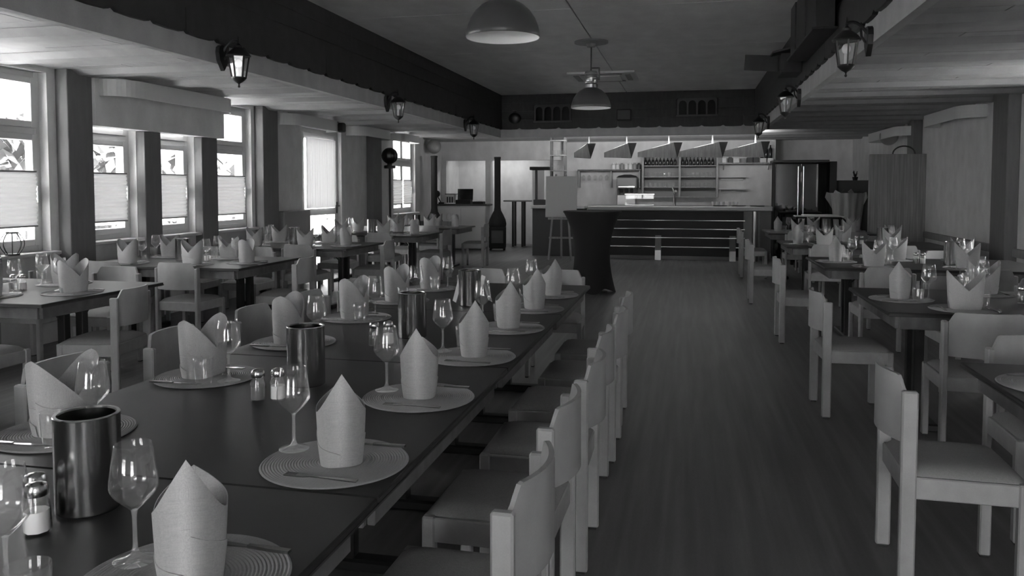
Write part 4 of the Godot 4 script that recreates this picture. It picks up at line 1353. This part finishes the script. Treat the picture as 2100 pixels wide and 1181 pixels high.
	for x in [-0.72, 0.05, 0.72]:
		part(ls, "upright", B().box(Vector3(x, -0.22, 0.13), Vector3(0.03, 0.4, 0.25), 0.003).mesh(), M.light_wood)
	for k in 10:
		var row := k / 5
		var g := solo("hanging_glass", K.wine_glass, M.thin_glass, "upside-down stemmed glass under the left shelf, %s in the %s row" % [ORD[k % 5], ["front", "rear"][row]], "wine glass", Vector3(-2.48 + 0.14 * (k % 5), 1.8745, -19.18 - 0.1 * row), 0.0, "glasses hanging under the left shelf")
		g.rotation.x = PI
	for k in 7:
		solo("jar", K.jar, [M.paper, M.pale, M.mid, M.pale, M.paper, M.mid, M.dark][k], "small jar on the left wall shelf, %s from the left" % ORD[k], "jar", Vector3(-1.76 + 0.1 * k, 1.906, -19.22), 0.0, "jars on the left wall shelf")
	# narrow ladder shelf
	var tw := thing("ladder_shelf", "narrow tall wooden shelf tower above the easel", "shelf", Vector3(-2.78, 1.09, -17.3))
	for x in [-0.15, 0.15]:
		for q in [-0.1, 0.1]:
			part(tw, "upright", B().box(Vector3(x, 0.735, q), Vector3(0.035, 1.47, 0.03), 0.003).mesh(), M.mid_wood)
	for y in [0.4, 0.75, 1.08, 1.4]:
		part(tw, "shelf_board", B().box(Vector3(0, y, 0), Vector3(0.34, 0.025, 0.24), 0.003).mesh(), M.light_wood)
	for k in 9:
		var lev := k / 3
		solo("shelf_glass", K.tumbler, M.thin_glass, "drinking glass on the narrow shelf tower, %s on the %s board" % [ORD[k % 3], ["lower", "middle", "upper"][lev]], "glass", Vector3(-2.88 + 0.1 * (k % 3), 1.09 + [0.4128, 0.7628, 1.0928][lev], -17.28), 0.0, "glasses on the shelf tower")
	# dark shelf board by the side counter
	var ds := thing("counter_canopy", "dark slatted canopy shelf on a post, side counter", "canopy shelf", Vector3(-3.12, 1.09, -17.3))
	part(ds, "top_board", B().box(Vector3(-0.06, 0.8, 0), Vector3(0.42, 0.07, 0.34), 0.006).mesh(), M.matte_black)
	part(ds, "post", B().box(Vector3(-0.15, 0.38, 0), Vector3(0.05, 0.76, 0.05), 0.004).mesh(), M.dark)
	part(ds, "base", B().box(Vector3(-0.06, 0.0605, 0), Vector3(0.26, 0.12, 0.3), 0.01).mesh(), M.dark)
	# coffee machine
	var cm := thing("coffee_machine", "steel coffee machine with a black lid on the back counter", "coffee machine", Vector3(-1.42, 1.03, -19.0))
	part(cm, "lower_body", B().box(Vector3(0, 0.14, 0), Vector3(0.44, 0.28, 0.4), 0.015).mesh(), M.brushed)
	part(cm, "upper_body", B().box(Vector3(0, 0.55, -0.04), Vector3(0.46, 0.26, 0.38), 0.02).mesh(), M.mid)
	part(cm, "side_panel", B().box(Vector3(-0.2, 0.35, -0.1), Vector3(0.05, 0.15, 0.24)).box(Vector3(0.2, 0.35, -0.1), Vector3(0.05, 0.15, 0.24)).mesh(), M.dark)
	part(cm, "control_strip", B().box(Vector3(0, 0.46, 0.155), Vector3(0.38, 0.03, 0.02), 0.004).mesh(), M.chrome)
	for k in 3:
		part(cm, "spout", B().box(Vector3(-0.12 + 0.12 * k, 0.37, 0.08), Vector3(0.07, 0.1, 0.07), 0.01).mesh(), M.matte_black)
	part(cm, "lid", B().prism(P([-0.24, 0.68, 0.24, 0.68, 0.2, 0.72, 0.1, 0.745, -0.05, 0.745, -0.18, 0.72]), -0.22, 0.15).mesh(), M.matte_black)
	# glass-topped display and things on the counter
	var dc := thing("counter_display", "low glass display with a steel rim on the counter", "display case", Vector3(-1.0, 1.1, -17.0))
	part(dc, "glass_body", B().box(Vector3(0, 0.12, 0), Vector3(0.58, 0.2, 0.26)).mesh(), M.pane)
	part(dc, "rim", B().box(Vector3(0, 0.235, 0), Vector3(0.62, 0.025, 0.3), 0.004).box(Vector3(0, 0.01, 0), Vector3(0.6, 0.02, 0.28), 0.004).mesh(), M.steel)
	for k in 6:
		solo("cup", B().lathe(V2([0, 0, 0.026, 0, 0.04, 0.05, 0.042, 0.085, 0.038, 0.085, 0.036, 0.05, 0.02, 0.01, 0, 0.01]), 16).mesh(), M.paper, "white coffee cup on the bar top, %s from the left" % ORD[k], "cup", Vector3(0.5 + 0.09 * k, 1.1, -16.95), 0.0, "cups on the bar top")
	for k in 3:
		solo("tray", B().lathe(V2([0, 0, 0.13, 0, 0.15, 0.014, 0.145, 0.016, 0.128, 0.006, 0, 0.006]), 24).mesh(), M.dark, "dark round tray on the bar top, %s from the left" % ORD[k], "tray", Vector3(0.62 + 0.36 * k, 1.1, -16.62), 0.0, "trays on the bar top")
	var tp := thing("beer_tap", "steel beer tap column on the bar top", "beer tap", Vector3(-0.28, 1.1, -16.85))
	part(tp, "column", B().tube([Vector3(0, 0, 0), Vector3(0, 0.26, 0), Vector3(0.02, 0.3, 0.08)], 0.028, 12).mesh(), M.steel)
	part(tp, "handle", B().bar(Vector3(0, 0.25, 0.03), Vector3(-0.05, 0.37, 0.07), 0.02, 0.02, 0.004).mesh(), M.pale)
	# wedge lamps above the bar
	var wx := [[-2.02, 0.3], [-1.2, 0.5], [-0.3, 0.72], [0.57, 0.8], [1.36, 0.72]]
	for k in 5:
		var l: float = wx[k][1]
		var w := thing("wedge_lamp", "hanging wooden wedge lamp over the bar, %s from the left" % ORD[k], "hanging lamp", Vector3(wx[k][0], 2.06, -16.25), 0.0, "wooden wedge lamps over the bar")
		var pa := Vector3(0, 0.31, 0)
		var pb := Vector3(0.17, 0.31, -0.03)
		var pc := Vector3(0.07, 0, 0)
		var pd := Vector3(-l, 0.13, -0.2)
		var pe := Vector3(-l, 0.03, -0.2)
		var b := B()
		b.quad(pa, pc, pe, pd, Vector3(0, 0, 1))
		b.quad(pb, pc, pe, pd, Vector3(0.3, -0.2, -1))
		b.tri3(pa, pb, pd, Vector3.UP)
		part(w, "wedge_body", b.mesh(), M.light_wood)
		var cb := B()
		var off := Vector3(0, 0, 0.004)
		cb.tri3(pa + off, pb + off, pc + off, Vector3.BACK)
		cb.tri3(pa, pb, pc, Vector3.FORWARD)
		cb.quad(pa, pa + off, pb + off, pb, Vector3.UP)
		cb.quad(pb, pb + off, pc + off, pc, Vector3.RIGHT)
		cb.quad(pc, pc + off, pa + off, pa, Vector3.LEFT)
		part(w, "end_cap", cb.mesh(), M.dark)
		var cen := (pa + pb) * 0.5
		var up := (pb - pa).cross(pd - pa).normalized()
		if up.y < 0.0:
			up = -up
		var g0 := pa.lerp(pd, 0.12) + up * 0.003
		var g1 := pb.lerp(pd, 0.12) + up * 0.003
		var g2 := pb.lerp(pd, 0.6) + up * 0.003
		var g3 := pa.lerp(pd, 0.6) + up * 0.003
		part(w, "glowing_lamp_top", B().quadded2(g0, g1, g2, g3, up), M.glow)
		var al := AreaLight3D.new()
		al.name = "lamp_light"
		w.add_child(al, true)
		al.area_size = Vector2(0.48 * l, 0.1)
		al.area_normalize_energy = true
		al.light_energy = 0.32
		al.area_range = 12.0
		al.shadow_enabled = true
		var ex := (pa - pd).normalized()
		al.transform = Transform3D(Basis(ex, up.cross(ex) * -1.0, up * -1.0).orthonormalized(), (g0 + g1 + g2 + g3) * 0.25 + up * 0.015)
		var mid := pb.lerp(pd, 0.3) + Vector3(0, 0, -0.02)
		part(w, "hanger", B().tube([mid, Vector3(mid.x, LOW - 2.06, mid.z)], 0.014, 8).mesh(), M.dark)
	# easel with a board
	var e := thing("easel", "pale wooden easel carrying a blank board beside the bar", "easel", Vector3(-2.56, 0, -16.2), 0.06)
	part(e, "leg", B().bar(Vector3(-0.23, 0, 0.12), Vector3(-0.1, 1.75, -0.1), 0.04, 0.025, 0.003).mesh(), M.light_wood)
	part(e, "leg", B().bar(Vector3(0.23, 0, 0.12), Vector3(0.1, 1.75, -0.1), 0.04, 0.025, 0.003).mesh(), M.light_wood)
	part(e, "leg", B().bar(Vector3(0.0, 0, -0.22), Vector3(0.0, 1.6, -0.13), 0.04, 0.025, 0.003).mesh(), M.light_wood)
	part(e, "cross_bar", B().box(Vector3(0.02, 0.45, 0.06), Vector3(0.5, 0.04, 0.02), 0.003).mesh(), M.light_wood)
	part(e, "cross_bar", B().box(Vector3(0.06, 0.84, 0.045), Vector3(0.62, 0.04, 0.04), 0.003).mesh(), M.light_wood)
	solo("easel_board", B().box(Vector3(0, 0.42, 0), Vector3(0.64, 0.84, 0.02), 0.003, Basis(Vector3.RIGHT, -0.12)).mesh(), M.pale, "pale blank board standing on the easel", "board", Vector3(-2.535, 0.868, -16.15), 0.06)
	# black cocktail table in a stretch cover
	var ct := thing("cocktail_table", "tall round cocktail table in a black stretch cover", "table", Vector3(-1.33, 0, -11.3))
	var g := B()
	var rad := func(y: float, a: float) -> float:
		var u := y / 1.13
		var base := 0.205 + 0.2 * pow(u, 3.2) * 1.0 + 0.085 * pow(1.0 - u, 2.2)
		var lob := 0.05 * pow(1.0 - u, 3.0) * cos(4.0 * a + 0.6)
		return base + lob
	var ny := 28
	var na := 64
	for i in ny:
		for k in na:
			var q := []
			var qn := []
			for c in [[i, k], [i, k + 1], [i + 1, k + 1], [i + 1, k]]:
				var y: float = 1.13 * c[0] / ny
				var a: float = TAU * c[1] / na
				var rr: float = rad.call(y, a)
				var lift := 0.06 * pow(1.0 - c[0] / float(ny), 4.0) * (0.5 - 0.5 * cos(4.0 * a + 0.6))
				q.append(Vector3(rr * cos(a), y + lift, rr * sin(a)))
				var dr: float = (rad.call(minf(y + 0.02, 1.13), a) - rad.call(maxf(y - 0.02, 0.0), a)) / 0.04
				qn.append(Vector3(cos(a), -dr, sin(a)).normalized())
			g.quadn(q[0], q[1], q[2], q[3], qn[0], qn[1], qn[2], qn[3])
	part(ct, "stretch_cover", g.mesh(), M.spandex)
	part(ct, "tabletop", B().lathe(V2([0, 1.125, 0.408, 1.125, 0.412, 1.135, 0.408, 1.15, 0, 1.15]), 64).mesh(), M.spandex)
	part(ct, "foot_plate", B().lathe(V2([0, 0, 0.22, 0, 0.22, 0.012, 0, 0.03]), 32).mesh(), M.black_metal)

# ------------------------------------------------------------------ back left: niche, music desk, stoves
func stove(at: Vector3, label: String) -> void:
	var t := thing("fire_stove", label, "stove", at, 0.2, "tall black stoves with pipes")
	part(t, "body", B().box(Vector3(0, 0.3, 0), Vector3(0.4, 0.52, 0.4), 0.03).mesh(), M.matte_black)
	part(t, "hood", B().lathe(V2([0, 0.55, 0.2, 0.55, 0.21, 0.62, 0.19, 0.72, 0.14, 0.83, 0.085, 0.93, 0.075, 1.0, 0, 1.0]), 24).mesh(), M.matte_black)
	part(t, "pipe", B().tube([Vector3(0, 0.98, 0), Vector3(0, 2.16, 0)], 0.073, 16).mesh(), M.matte_black)
	part(t, "pipe_cap", B().lathe(V2([0, 2.15, 0.08, 2.15, 0.08, 2.19, 0, 2.19]), 16).mesh(), M.matte_black)
	part(t, "door", B().box(Vector3(0, 0.32, 0.205), Vector3(0.28, 0.3, 0.02), 0.006).mesh(), M.dark)
	for k in 4:
		part(t, "foot", B().box(Vector3(0.16 * (1 if k % 2 == 0 else -1), 0.02, 0.16 * (1 if k < 2 else -1)), Vector3(0.05, 0.045, 0.05)).mesh(), M.matte_black)

func back_left() -> void:
	# soffit and post in front of the niche
	slab("trim_7", Vector3(WL, 2.13, -18.9), Vector3(-3.0, LOW, -19.1), M.wall, "pale wall band above the far niche", "wall band")
	slab("trim_8", Vector3(-4.83, 0, -18.88), Vector3(-4.7, 2.13, -19.1), M.wall, "slim white post in front of the far niche", "post")
	slab("trim_9", Vector3(WL, 0, -18.9), Vector3(WL + 0.12, 2.13, -19.1), M.wall, "pale wall return at left of the far niche", "wall")
	slab("trim_10", Vector3(-3.5, 0, -18.0), Vector3(-3.38, 1.95, -18.9), M.frame, "white standing panel at right of the far niche", "panel")
	# ceiling lamp inside the niche, behind the wall band
	var nl := thing("niche_lamp", "flat ceiling lamp lighting the far niche behind the wall band", "ceiling lamp", Vector3(-4.6, LOW - 0.002, -19.75))
	part(nl, "housing", B().box(Vector3(0, -0.03, 0), Vector3(1.5, 0.06, 0.22), 0.008).mesh(), M.pale)
	part(nl, "glowing_lamp_panel", B().box(Vector3(0, -0.063, 0), Vector3(1.44, 0.006, 0.18)).mesh(), M.glow)
	var al := AreaLight3D.new()
	al.name = "lamp_light"
	nl.add_child(al, true)
	al.area_size = Vector2(1.44, 0.18)
	al.area_normalize_energy = true
	al.light_energy = 0.2
	al.area_range = 15.0
	al.shadow_enabled = true
	al.position = Vector3(0, -0.075, 0)
	al.rotation.x = -PI / 2
	var d := thing("music_desk", "white music desk with two door fronts in the far corner", "desk", Vector3(-5.3, 0, -18.3))
	part(d, "body", B().bb(Vector3(-0.6, 0.02, -0.5), Vector3(0.62, 1.04, 0), 0.004).mesh(), M.pale)
	for k in 2:
		part(d, "front_door", B().bb(Vector3(-0.585 + 0.605 * k, 0.06, 0), Vector3(0.01 + 0.595 * k, 1.0, 0.018), 0.004).mesh(), M.pale)
	part(d, "desk_top", B().bb(Vector3(-0.64, 1.04, -0.54), Vector3(0.66, 1.08, 0.05), 0.006).mesh(), M.dark)
	var l := thing("laptop", "open dark laptop on the white music desk", "laptop", Vector3(-5.25, 1.0805, -18.5), 0.05)
	part(l, "base", B().box(Vector3(0, 0.05, 0.05), Vector3(0.36, 0.1, 0.26), 0.006).mesh(), M.matte_black)
	part(l, "screen", B().box(Vector3(0, 0.225, -0.09), Vector3(0.38, 0.27, 0.012), 0.004, Basis(Vector3.RIGHT, -0.15)).mesh(), M.screen)
	var mx := thing("mixer", "dark mixing console beside the laptop", "mixer", Vector3(-4.88, 1.0805, -18.45))
	part(mx, "case", B().box(Vector3(0, 0.03, 0), Vector3(0.26, 0.06, 0.22), 0.008).mesh(), M.matte_black)
	for k in 4:
		part(mx, "knob", B().lathe(V2([0, 0.06, 0.014, 0.06, 0.012, 0.08, 0, 0.08]), 10, Vector3(-0.08 + 0.055 * k, 0, 0.02)).mesh(), M.pale)
	var hp := thing("desk_lamp", "small dark clip lamp on left of the music desk", "lamp", Vector3(-5.86, 1.0805, -18.4))
	part(hp, "base", B().box(Vector3(0.06, 0.02, 0), Vector3(0.12, 0.04, 0.1), 0.006).mesh(), M.matte_black)
	part(hp, "arm", B().tube([Vector3(0.05, 0.03, 0), Vector3(0.0, 0.12, 0), Vector3(-0.04, 0.2, 0)], 0.014, 8).mesh(), M.matte_black)
	part(hp, "head", B().ball(Vector3(-0.04, 0.24, 0), Vector3(0.07, 0.08, 0.07)).mesh(), M.matte_black)
	var pc := thing("player_case", "pale equipment case with dark sides on the music desk", "case", Vector3(-5.58, 1.0805, -18.5))
	part(pc, "case", B().box(Vector3(0, 0.12, 0), Vector3(0.2, 0.2, 0.24), 0.006).mesh(), M.pale)
	for k in 3:
		part(pc, "slot", B().box(Vector3(-0.06 + 0.06 * k, 0.1, 0.122), Vector3(0.03, 0.14, 0.006)).mesh(), M.matte_black)
	part(pc, "lid", B().box(Vector3(0, 0.235, 0), Vector3(0.24, 0.02, 0.28), 0.004).mesh(), M.dark)
	stove(Vector3(-4.4, 0, -18.35), "tall black stove with a pipe beside the white post")
	stove(Vector3(-5.62, 0, -17.3), "tall black stove with a pipe left of the music desk")
	# high table with stools in the niche
	var ht := thing("high_table", "small high table standing in the far niche", "table", Vector3(-4.15, 0, -19.6))
	part(ht, "tabletop", B().box(Vector3(0, 1.14, 0), Vector3(0.7, 0.04, 0.45), 0.006).mesh(), M.mid)
	for k in 4:
		part(ht, "leg", B().box(Vector3(0.12 * (1 if k % 2 == 0 else -1), 0.56, 0.14 * (1 if k < 2 else -1)), Vector3(0.05, 1.12, 0.05), 0.004).mesh(), M.dark)
	# mirror globe on a stand
	var g := thing("globe_stand", "dark ribbed globe on a tall thin stand", "globe lamp", Vector3(-5.765, 0, -14.93))
	part(g, "globe", B().ball(Vector3(0, 2.1, 0), Vector3(0.15, 0.15, 0.15), 28, 18).mesh(), M.dark_steel)
	for k in 6:
		var ring := []
		for q in 25:
			var a := TAU * q / 24.0
			ring.append(Vector3(0, 2.1, 0) + Basis(Vector3.UP, PI * k / 6.0) * Vector3(cos(a) * 0.155, sin(a) * 0.155, 0))
		part(g, "rib", B().tube(ring, 0.006, 6).mesh(), M.black_metal)
	part(g, "collar", B().lathe(V2([0, 1.85, 0.11, 1.85, 0.115, 1.88, 0.11, 1.91, 0.05, 1.92, 0.05, 1.96, 0, 1.96]), 20).mesh(), M.black_metal)
	part(g, "pole", B().tube([Vector3(0, 0.02, 0), Vector3(0, 1.85, 0)], 0.022, 10).mesh(), M.black_metal)
	part(g, "base", B().lathe(V2([0, 0, 0.15, 0, 0.15, 0.015, 0.05, 0.04, 0, 0.05]), 28).mesh(), M.black_metal)
	# radiator panel
	var r := thing("radiator", "pale grey radiator panel beside the curtained door", "radiator", Vector3(WL + 0.01, 0, -11.15))
	part(r, "panel", B().bb(Vector3(0.05, 0.12, 0.42), Vector3(0.15, 1.13, -0.42), 0.012).mesh(), M.mid)
	for k in 2:
		part(r, "wall_bracket", B().box(Vector3(0.025, 0.35 + 0.5 * k, 0), Vector3(0.05, 0.05, 0.5)).mesh(), M.mid)

# ------------------------------------------------------------------ back right
func back_right() -> void:
	solo("partition", B().bb(Vector3(2.93, 0, -14.28), Vector3(WR - 0.002, 2.03, -14.36), 0.005).mesh(), M.grey_wood, "plain grey wooden partition beside the right wall", "partition")
	var hoop := []
	for k in 17:
		var a := PI * k / 16.0
		hoop.append(Vector3(cos(a) * 0.17, sin(a) * 0.13, 0))
	solo("hoop", B().tube(hoop, 0.012, 8).mesh(), M.dark, "thin dark hoop standing on the grey partition", "hoop", Vector3(3.46, 2.03, -14.32))
	var f := thing("glass_cabinet", "black glass-fronted cabinet mirroring the windows", "cabinet", Vector3(2.2, 0, -17.0))
	part(f, "body", B().bb(Vector3(-0.5, 0.05, -0.6), Vector3(0.5, 1.98, -0.03), 0.006).mesh(), M.matte_black)
	for k in 2:
		var dr := part(f, "glass_door", B().bb(Vector3(-0.49 + 0.495 * k, 0.12, -0.03), Vector3(-0.005 + 0.495 * k, 1.95, -0.006), 0.004).mesh(), M.dark_glass)
		part(dr, "handle", B().tube([Vector3(-0.05 + 0.1 * k, 0.8, 0.02), Vector3(-0.05 + 0.1 * k, 1.9, 0.02)], 0.012, 8).mesh(), M.chrome)
	part(f, "cornice", B().bb(Vector3(-0.54, 1.98, -0.62), Vector3(0.54, 2.03, 0.01), 0.006).mesh(), M.dark)
	part(f, "plinth", B().bb(Vector3(-0.5, 0, -0.6), Vector3(0.5, 0.05, -0.05)).mesh(), M.matte_black)
	solo("cabinet_side", B().bb(Vector3(2.76, 0, -17.1), Vector3(2.9, 2.0, -17.65), 0.005).mesh(), M.dark_wood, "dark wooden upright panel beside the black cabinet", "panel")
	# pleated fabric bin with folded cloths sticking out
	var b := B()
	var prof := [[0.0, 0.19], [0.25, 0.21], [0.6, 0.25], [0.95, 0.285], [1.05, 0.3]]
	for i in prof.size() - 1:
		for k in 72:
			var q := []
			var qn := []
			for c in [[i, k], [i, k + 1], [i + 1, k + 1], [i + 1, k]]:
				var a: float = TAU * c[1] / 72.0
				var rr: float = prof[c[0]][1] + 0.016 * sin(a * 12.0)
				q.append(Vector3(rr * cos(a), prof[c[0]][0], rr * sin(a)))
				var ta := 0.016 * 12.0 * cos(a * 12.0)
				var nv := Vector3(cos(a), -0.1, sin(a)) * rr - Vector3(-sin(a), 0, cos(a)) * ta
				qn.append(nv.normalized())
			b.quadn(q[0], q[1], q[2], q[3], qn[0], qn[1], qn[2], qn[3])
	var v := thing("pleated_bin", "tall pleated grey fabric bin beside the partition", "bin", Vector3(3.02, 0.32, -16.6))
	part(v, "pleated_cover", b.mesh(), M.mid)
	part(v, "floor_disc", B().lathe(V2([0, 0, 0.18, 0, 0.18, 0.02, 0, 0.02]), 24).mesh(), M.dark)
	for k in 4:
		var a := TAU * (k + 0.5) / 4
		part(v, "leg", B().bar(Vector3(cos(a) * 0.15, -0.32, sin(a) * 0.15), Vector3(cos(a) * 0.12, 0.0, sin(a) * 0.12), 0.04, 0.04).mesh(), M.matte_black)
	for k in 6:
		var sp := solo("folded_cloth", B().prism(P([-0.05, 0, 0.05, 0, 0.075, 0.42, 0.0, 0.5, -0.075, 0.42]), -0.012, 0.012, Transform3D(Basis(Vector3.BACK, 0.5 - 0.2 * k), Vector3.ZERO)).mesh(), [M.mid, M.pale, M.dark, M.mid, M.dark, M.pale][k], "folded cloth sticking out of the pleated bin, %s from the left" % ORD[k], "cloth", Vector3(2.88 + 0.055 * k, 0.95, -16.6 + 0.05 * (k % 3 - 1)), 0.1 * k, "folded cloths in the pleated bin")
		sp.name = sp.name
	solo("dark_locker", B().bb(Vector3(2.95, 0, -17.2), Vector3(3.6, 1.62, -17.8), 0.006).mesh(), M.dark, "dark locker standing behind the pleated bin", "locker")
	# serving trolley
	var t := thing("serving_trolley", "serving trolley with dark frame and pale top before the black cabinet", "trolley", Vector3(2.35, 0, -15.75))
	part(t, "top", B().bb(Vector3(-0.4, 0.93, -0.25), Vector3(0.42, 0.95, 0.25), 0.004).mesh(), M.pale)
	part(t, "frame", B().tube([Vector3(-0.42, 0.92, 0.26), Vector3(0.36, 0.92, 0.26), Vector3(0.43, 0.88, 0.26), Vector3(0.45, 0.1, 0.26)], 0.02, 8).tube([Vector3(-0.42, 0.92, -0.26), Vector3(0.36, 0.92, -0.26), Vector3(0.43, 0.88, -0.26), Vector3(0.45, 0.1, -0.26)], 0.02, 8).tube([Vector3(-0.4, 0.92, 0.26), Vector3(-0.4, 0.1, 0.26)], 0.02, 8).tube([Vector3(-0.4, 0.92, -0.26), Vector3(-0.4, 0.1, -0.26)], 0.02, 8).tube([Vector3(-0.4, 0.9, -0.26), Vector3(-0.4, 0.9, 0.26)], 0.018, 8).tube([Vector3(0.44, 0.5, -0.26), Vector3(0.44, 0.5, 0.26)], 0.018, 8).mesh(), M.matte_black)
	part(t, "lower_shelf", B().bb(Vector3(-0.4, 0.4, -0.25), Vector3(0.42, 0.42, 0.25), 0.004).mesh(), M.dark)
	for k in 4:
		part(t, "wheel", B().box(Vector3(-0.4 if k < 2 else 0.45, 0.05, 0.26 * (1 if k % 2 == 0 else -1)), Vector3(0.09, 0.1, 0.03), 0.02).mesh(), M.matte_black)
	solo("serving_basin", B().lathe(V2([0, 0, 0.12, 0, 0.2, 0.1, 0.22, 0.2, 0.215, 0.2, 0.19, 0.1, 0.11, 0.01, 0, 0.01]), 28).mesh(), M.brushed, "steel basin on the lower shelf of the serving trolley", "basin", Vector3(2.3, 0.42, -15.75))
	solo("tray_cloth", B().box(Vector3(0, 0.012, 0), Vector3(0.6, 0.024, 0.36), 0.008).mesh(), M.paper, "pale folded cloth on top of the serving trolley", "cloth", Vector3(2.38, 0.95, -15.75))
	# potted plant on the right wall ledge by the cabinet
	potted(Vector3(3.3, 1.6205, -17.4), "small dark plant on the locker behind the pleated bin", 0.2)
	potted(Vector3(WL + 0.03, 0.93, -8.95), "small dark plant on the sill beside the second post", 0.14)

func potted(at: Vector3, label: String, s: float) -> void:
	var t := thing("potted_plant", label, "plant", at)
	part(t, "pot", B().lathe(V2([0, 0, s * 0.22, 0, s * 0.3, s * 0.35, s * 0.27, s * 0.35, s * 0.25, s * 0.3, 0, s * 0.3]), 16).mesh(), M.dark)
	for k in 12:
		var a := k * 2.4
		var o := Vector3(cos(a), 0, sin(a)) * s * 0.25
		var st := B()
		st.quad(Vector3(0, s * 0.3, 0) - o.cross(Vector3.UP) * 0.3, Vector3(0, s * 0.3, 0) + o.cross(Vector3.UP) * 0.3, o + Vector3(0, s * (0.7 + 0.25 * sin(k * 1.7)), 0) + o.cross(Vector3.UP) * 0.25, o + Vector3(0, s * (0.75 + 0.25 * sin(k * 1.7)), 0) - o.cross(Vector3.UP) * 0.25, o + Vector3.UP * 0.01)
		part(t, "leaf", st.mesh(), M.leaf_dark)

func sill_things() -> void:
	var w := thing("wire_lantern", "dark wire globe lantern on the leftmost window sill", "lantern", Vector3(-5.88, 0.88, -5.98))
	for k in 8:
		var a := TAU * k / 8.0
		var pts := []
		for q in 11:
			var u := q / 10.0
			pts.append(Vector3(cos(a) * (0.05 + 0.045 * sin(u * PI)), 0.01 + 0.19 * u, sin(a) * (0.05 + 0.045 * sin(u * PI))))
		part(w, "wire", B().tube(pts, 0.004, 6).mesh(), M.black_metal)
	part(w, "base", B().lathe(V2([0, 0, 0.06, 0, 0.06, 0.015, 0, 0.015]), 20).mesh(), M.black_metal)
	var ring := []
	for q in 21:
		var a := TAU * q / 20.0
		ring.append(Vector3(cos(a) * 0.05, 0.2, sin(a) * 0.05))
	part(w, "ring", B().tube(ring, 0.005, 6).mesh(), M.black_metal)

func _ready() -> void:
	rng.seed = 4711
	view_and_light()
	materials()
	shell()
	windows()
	outside()
	tables()
	bar_area()
	back_left()
	back_right()
	lamps()
	ceiling_things()
	sill_things()
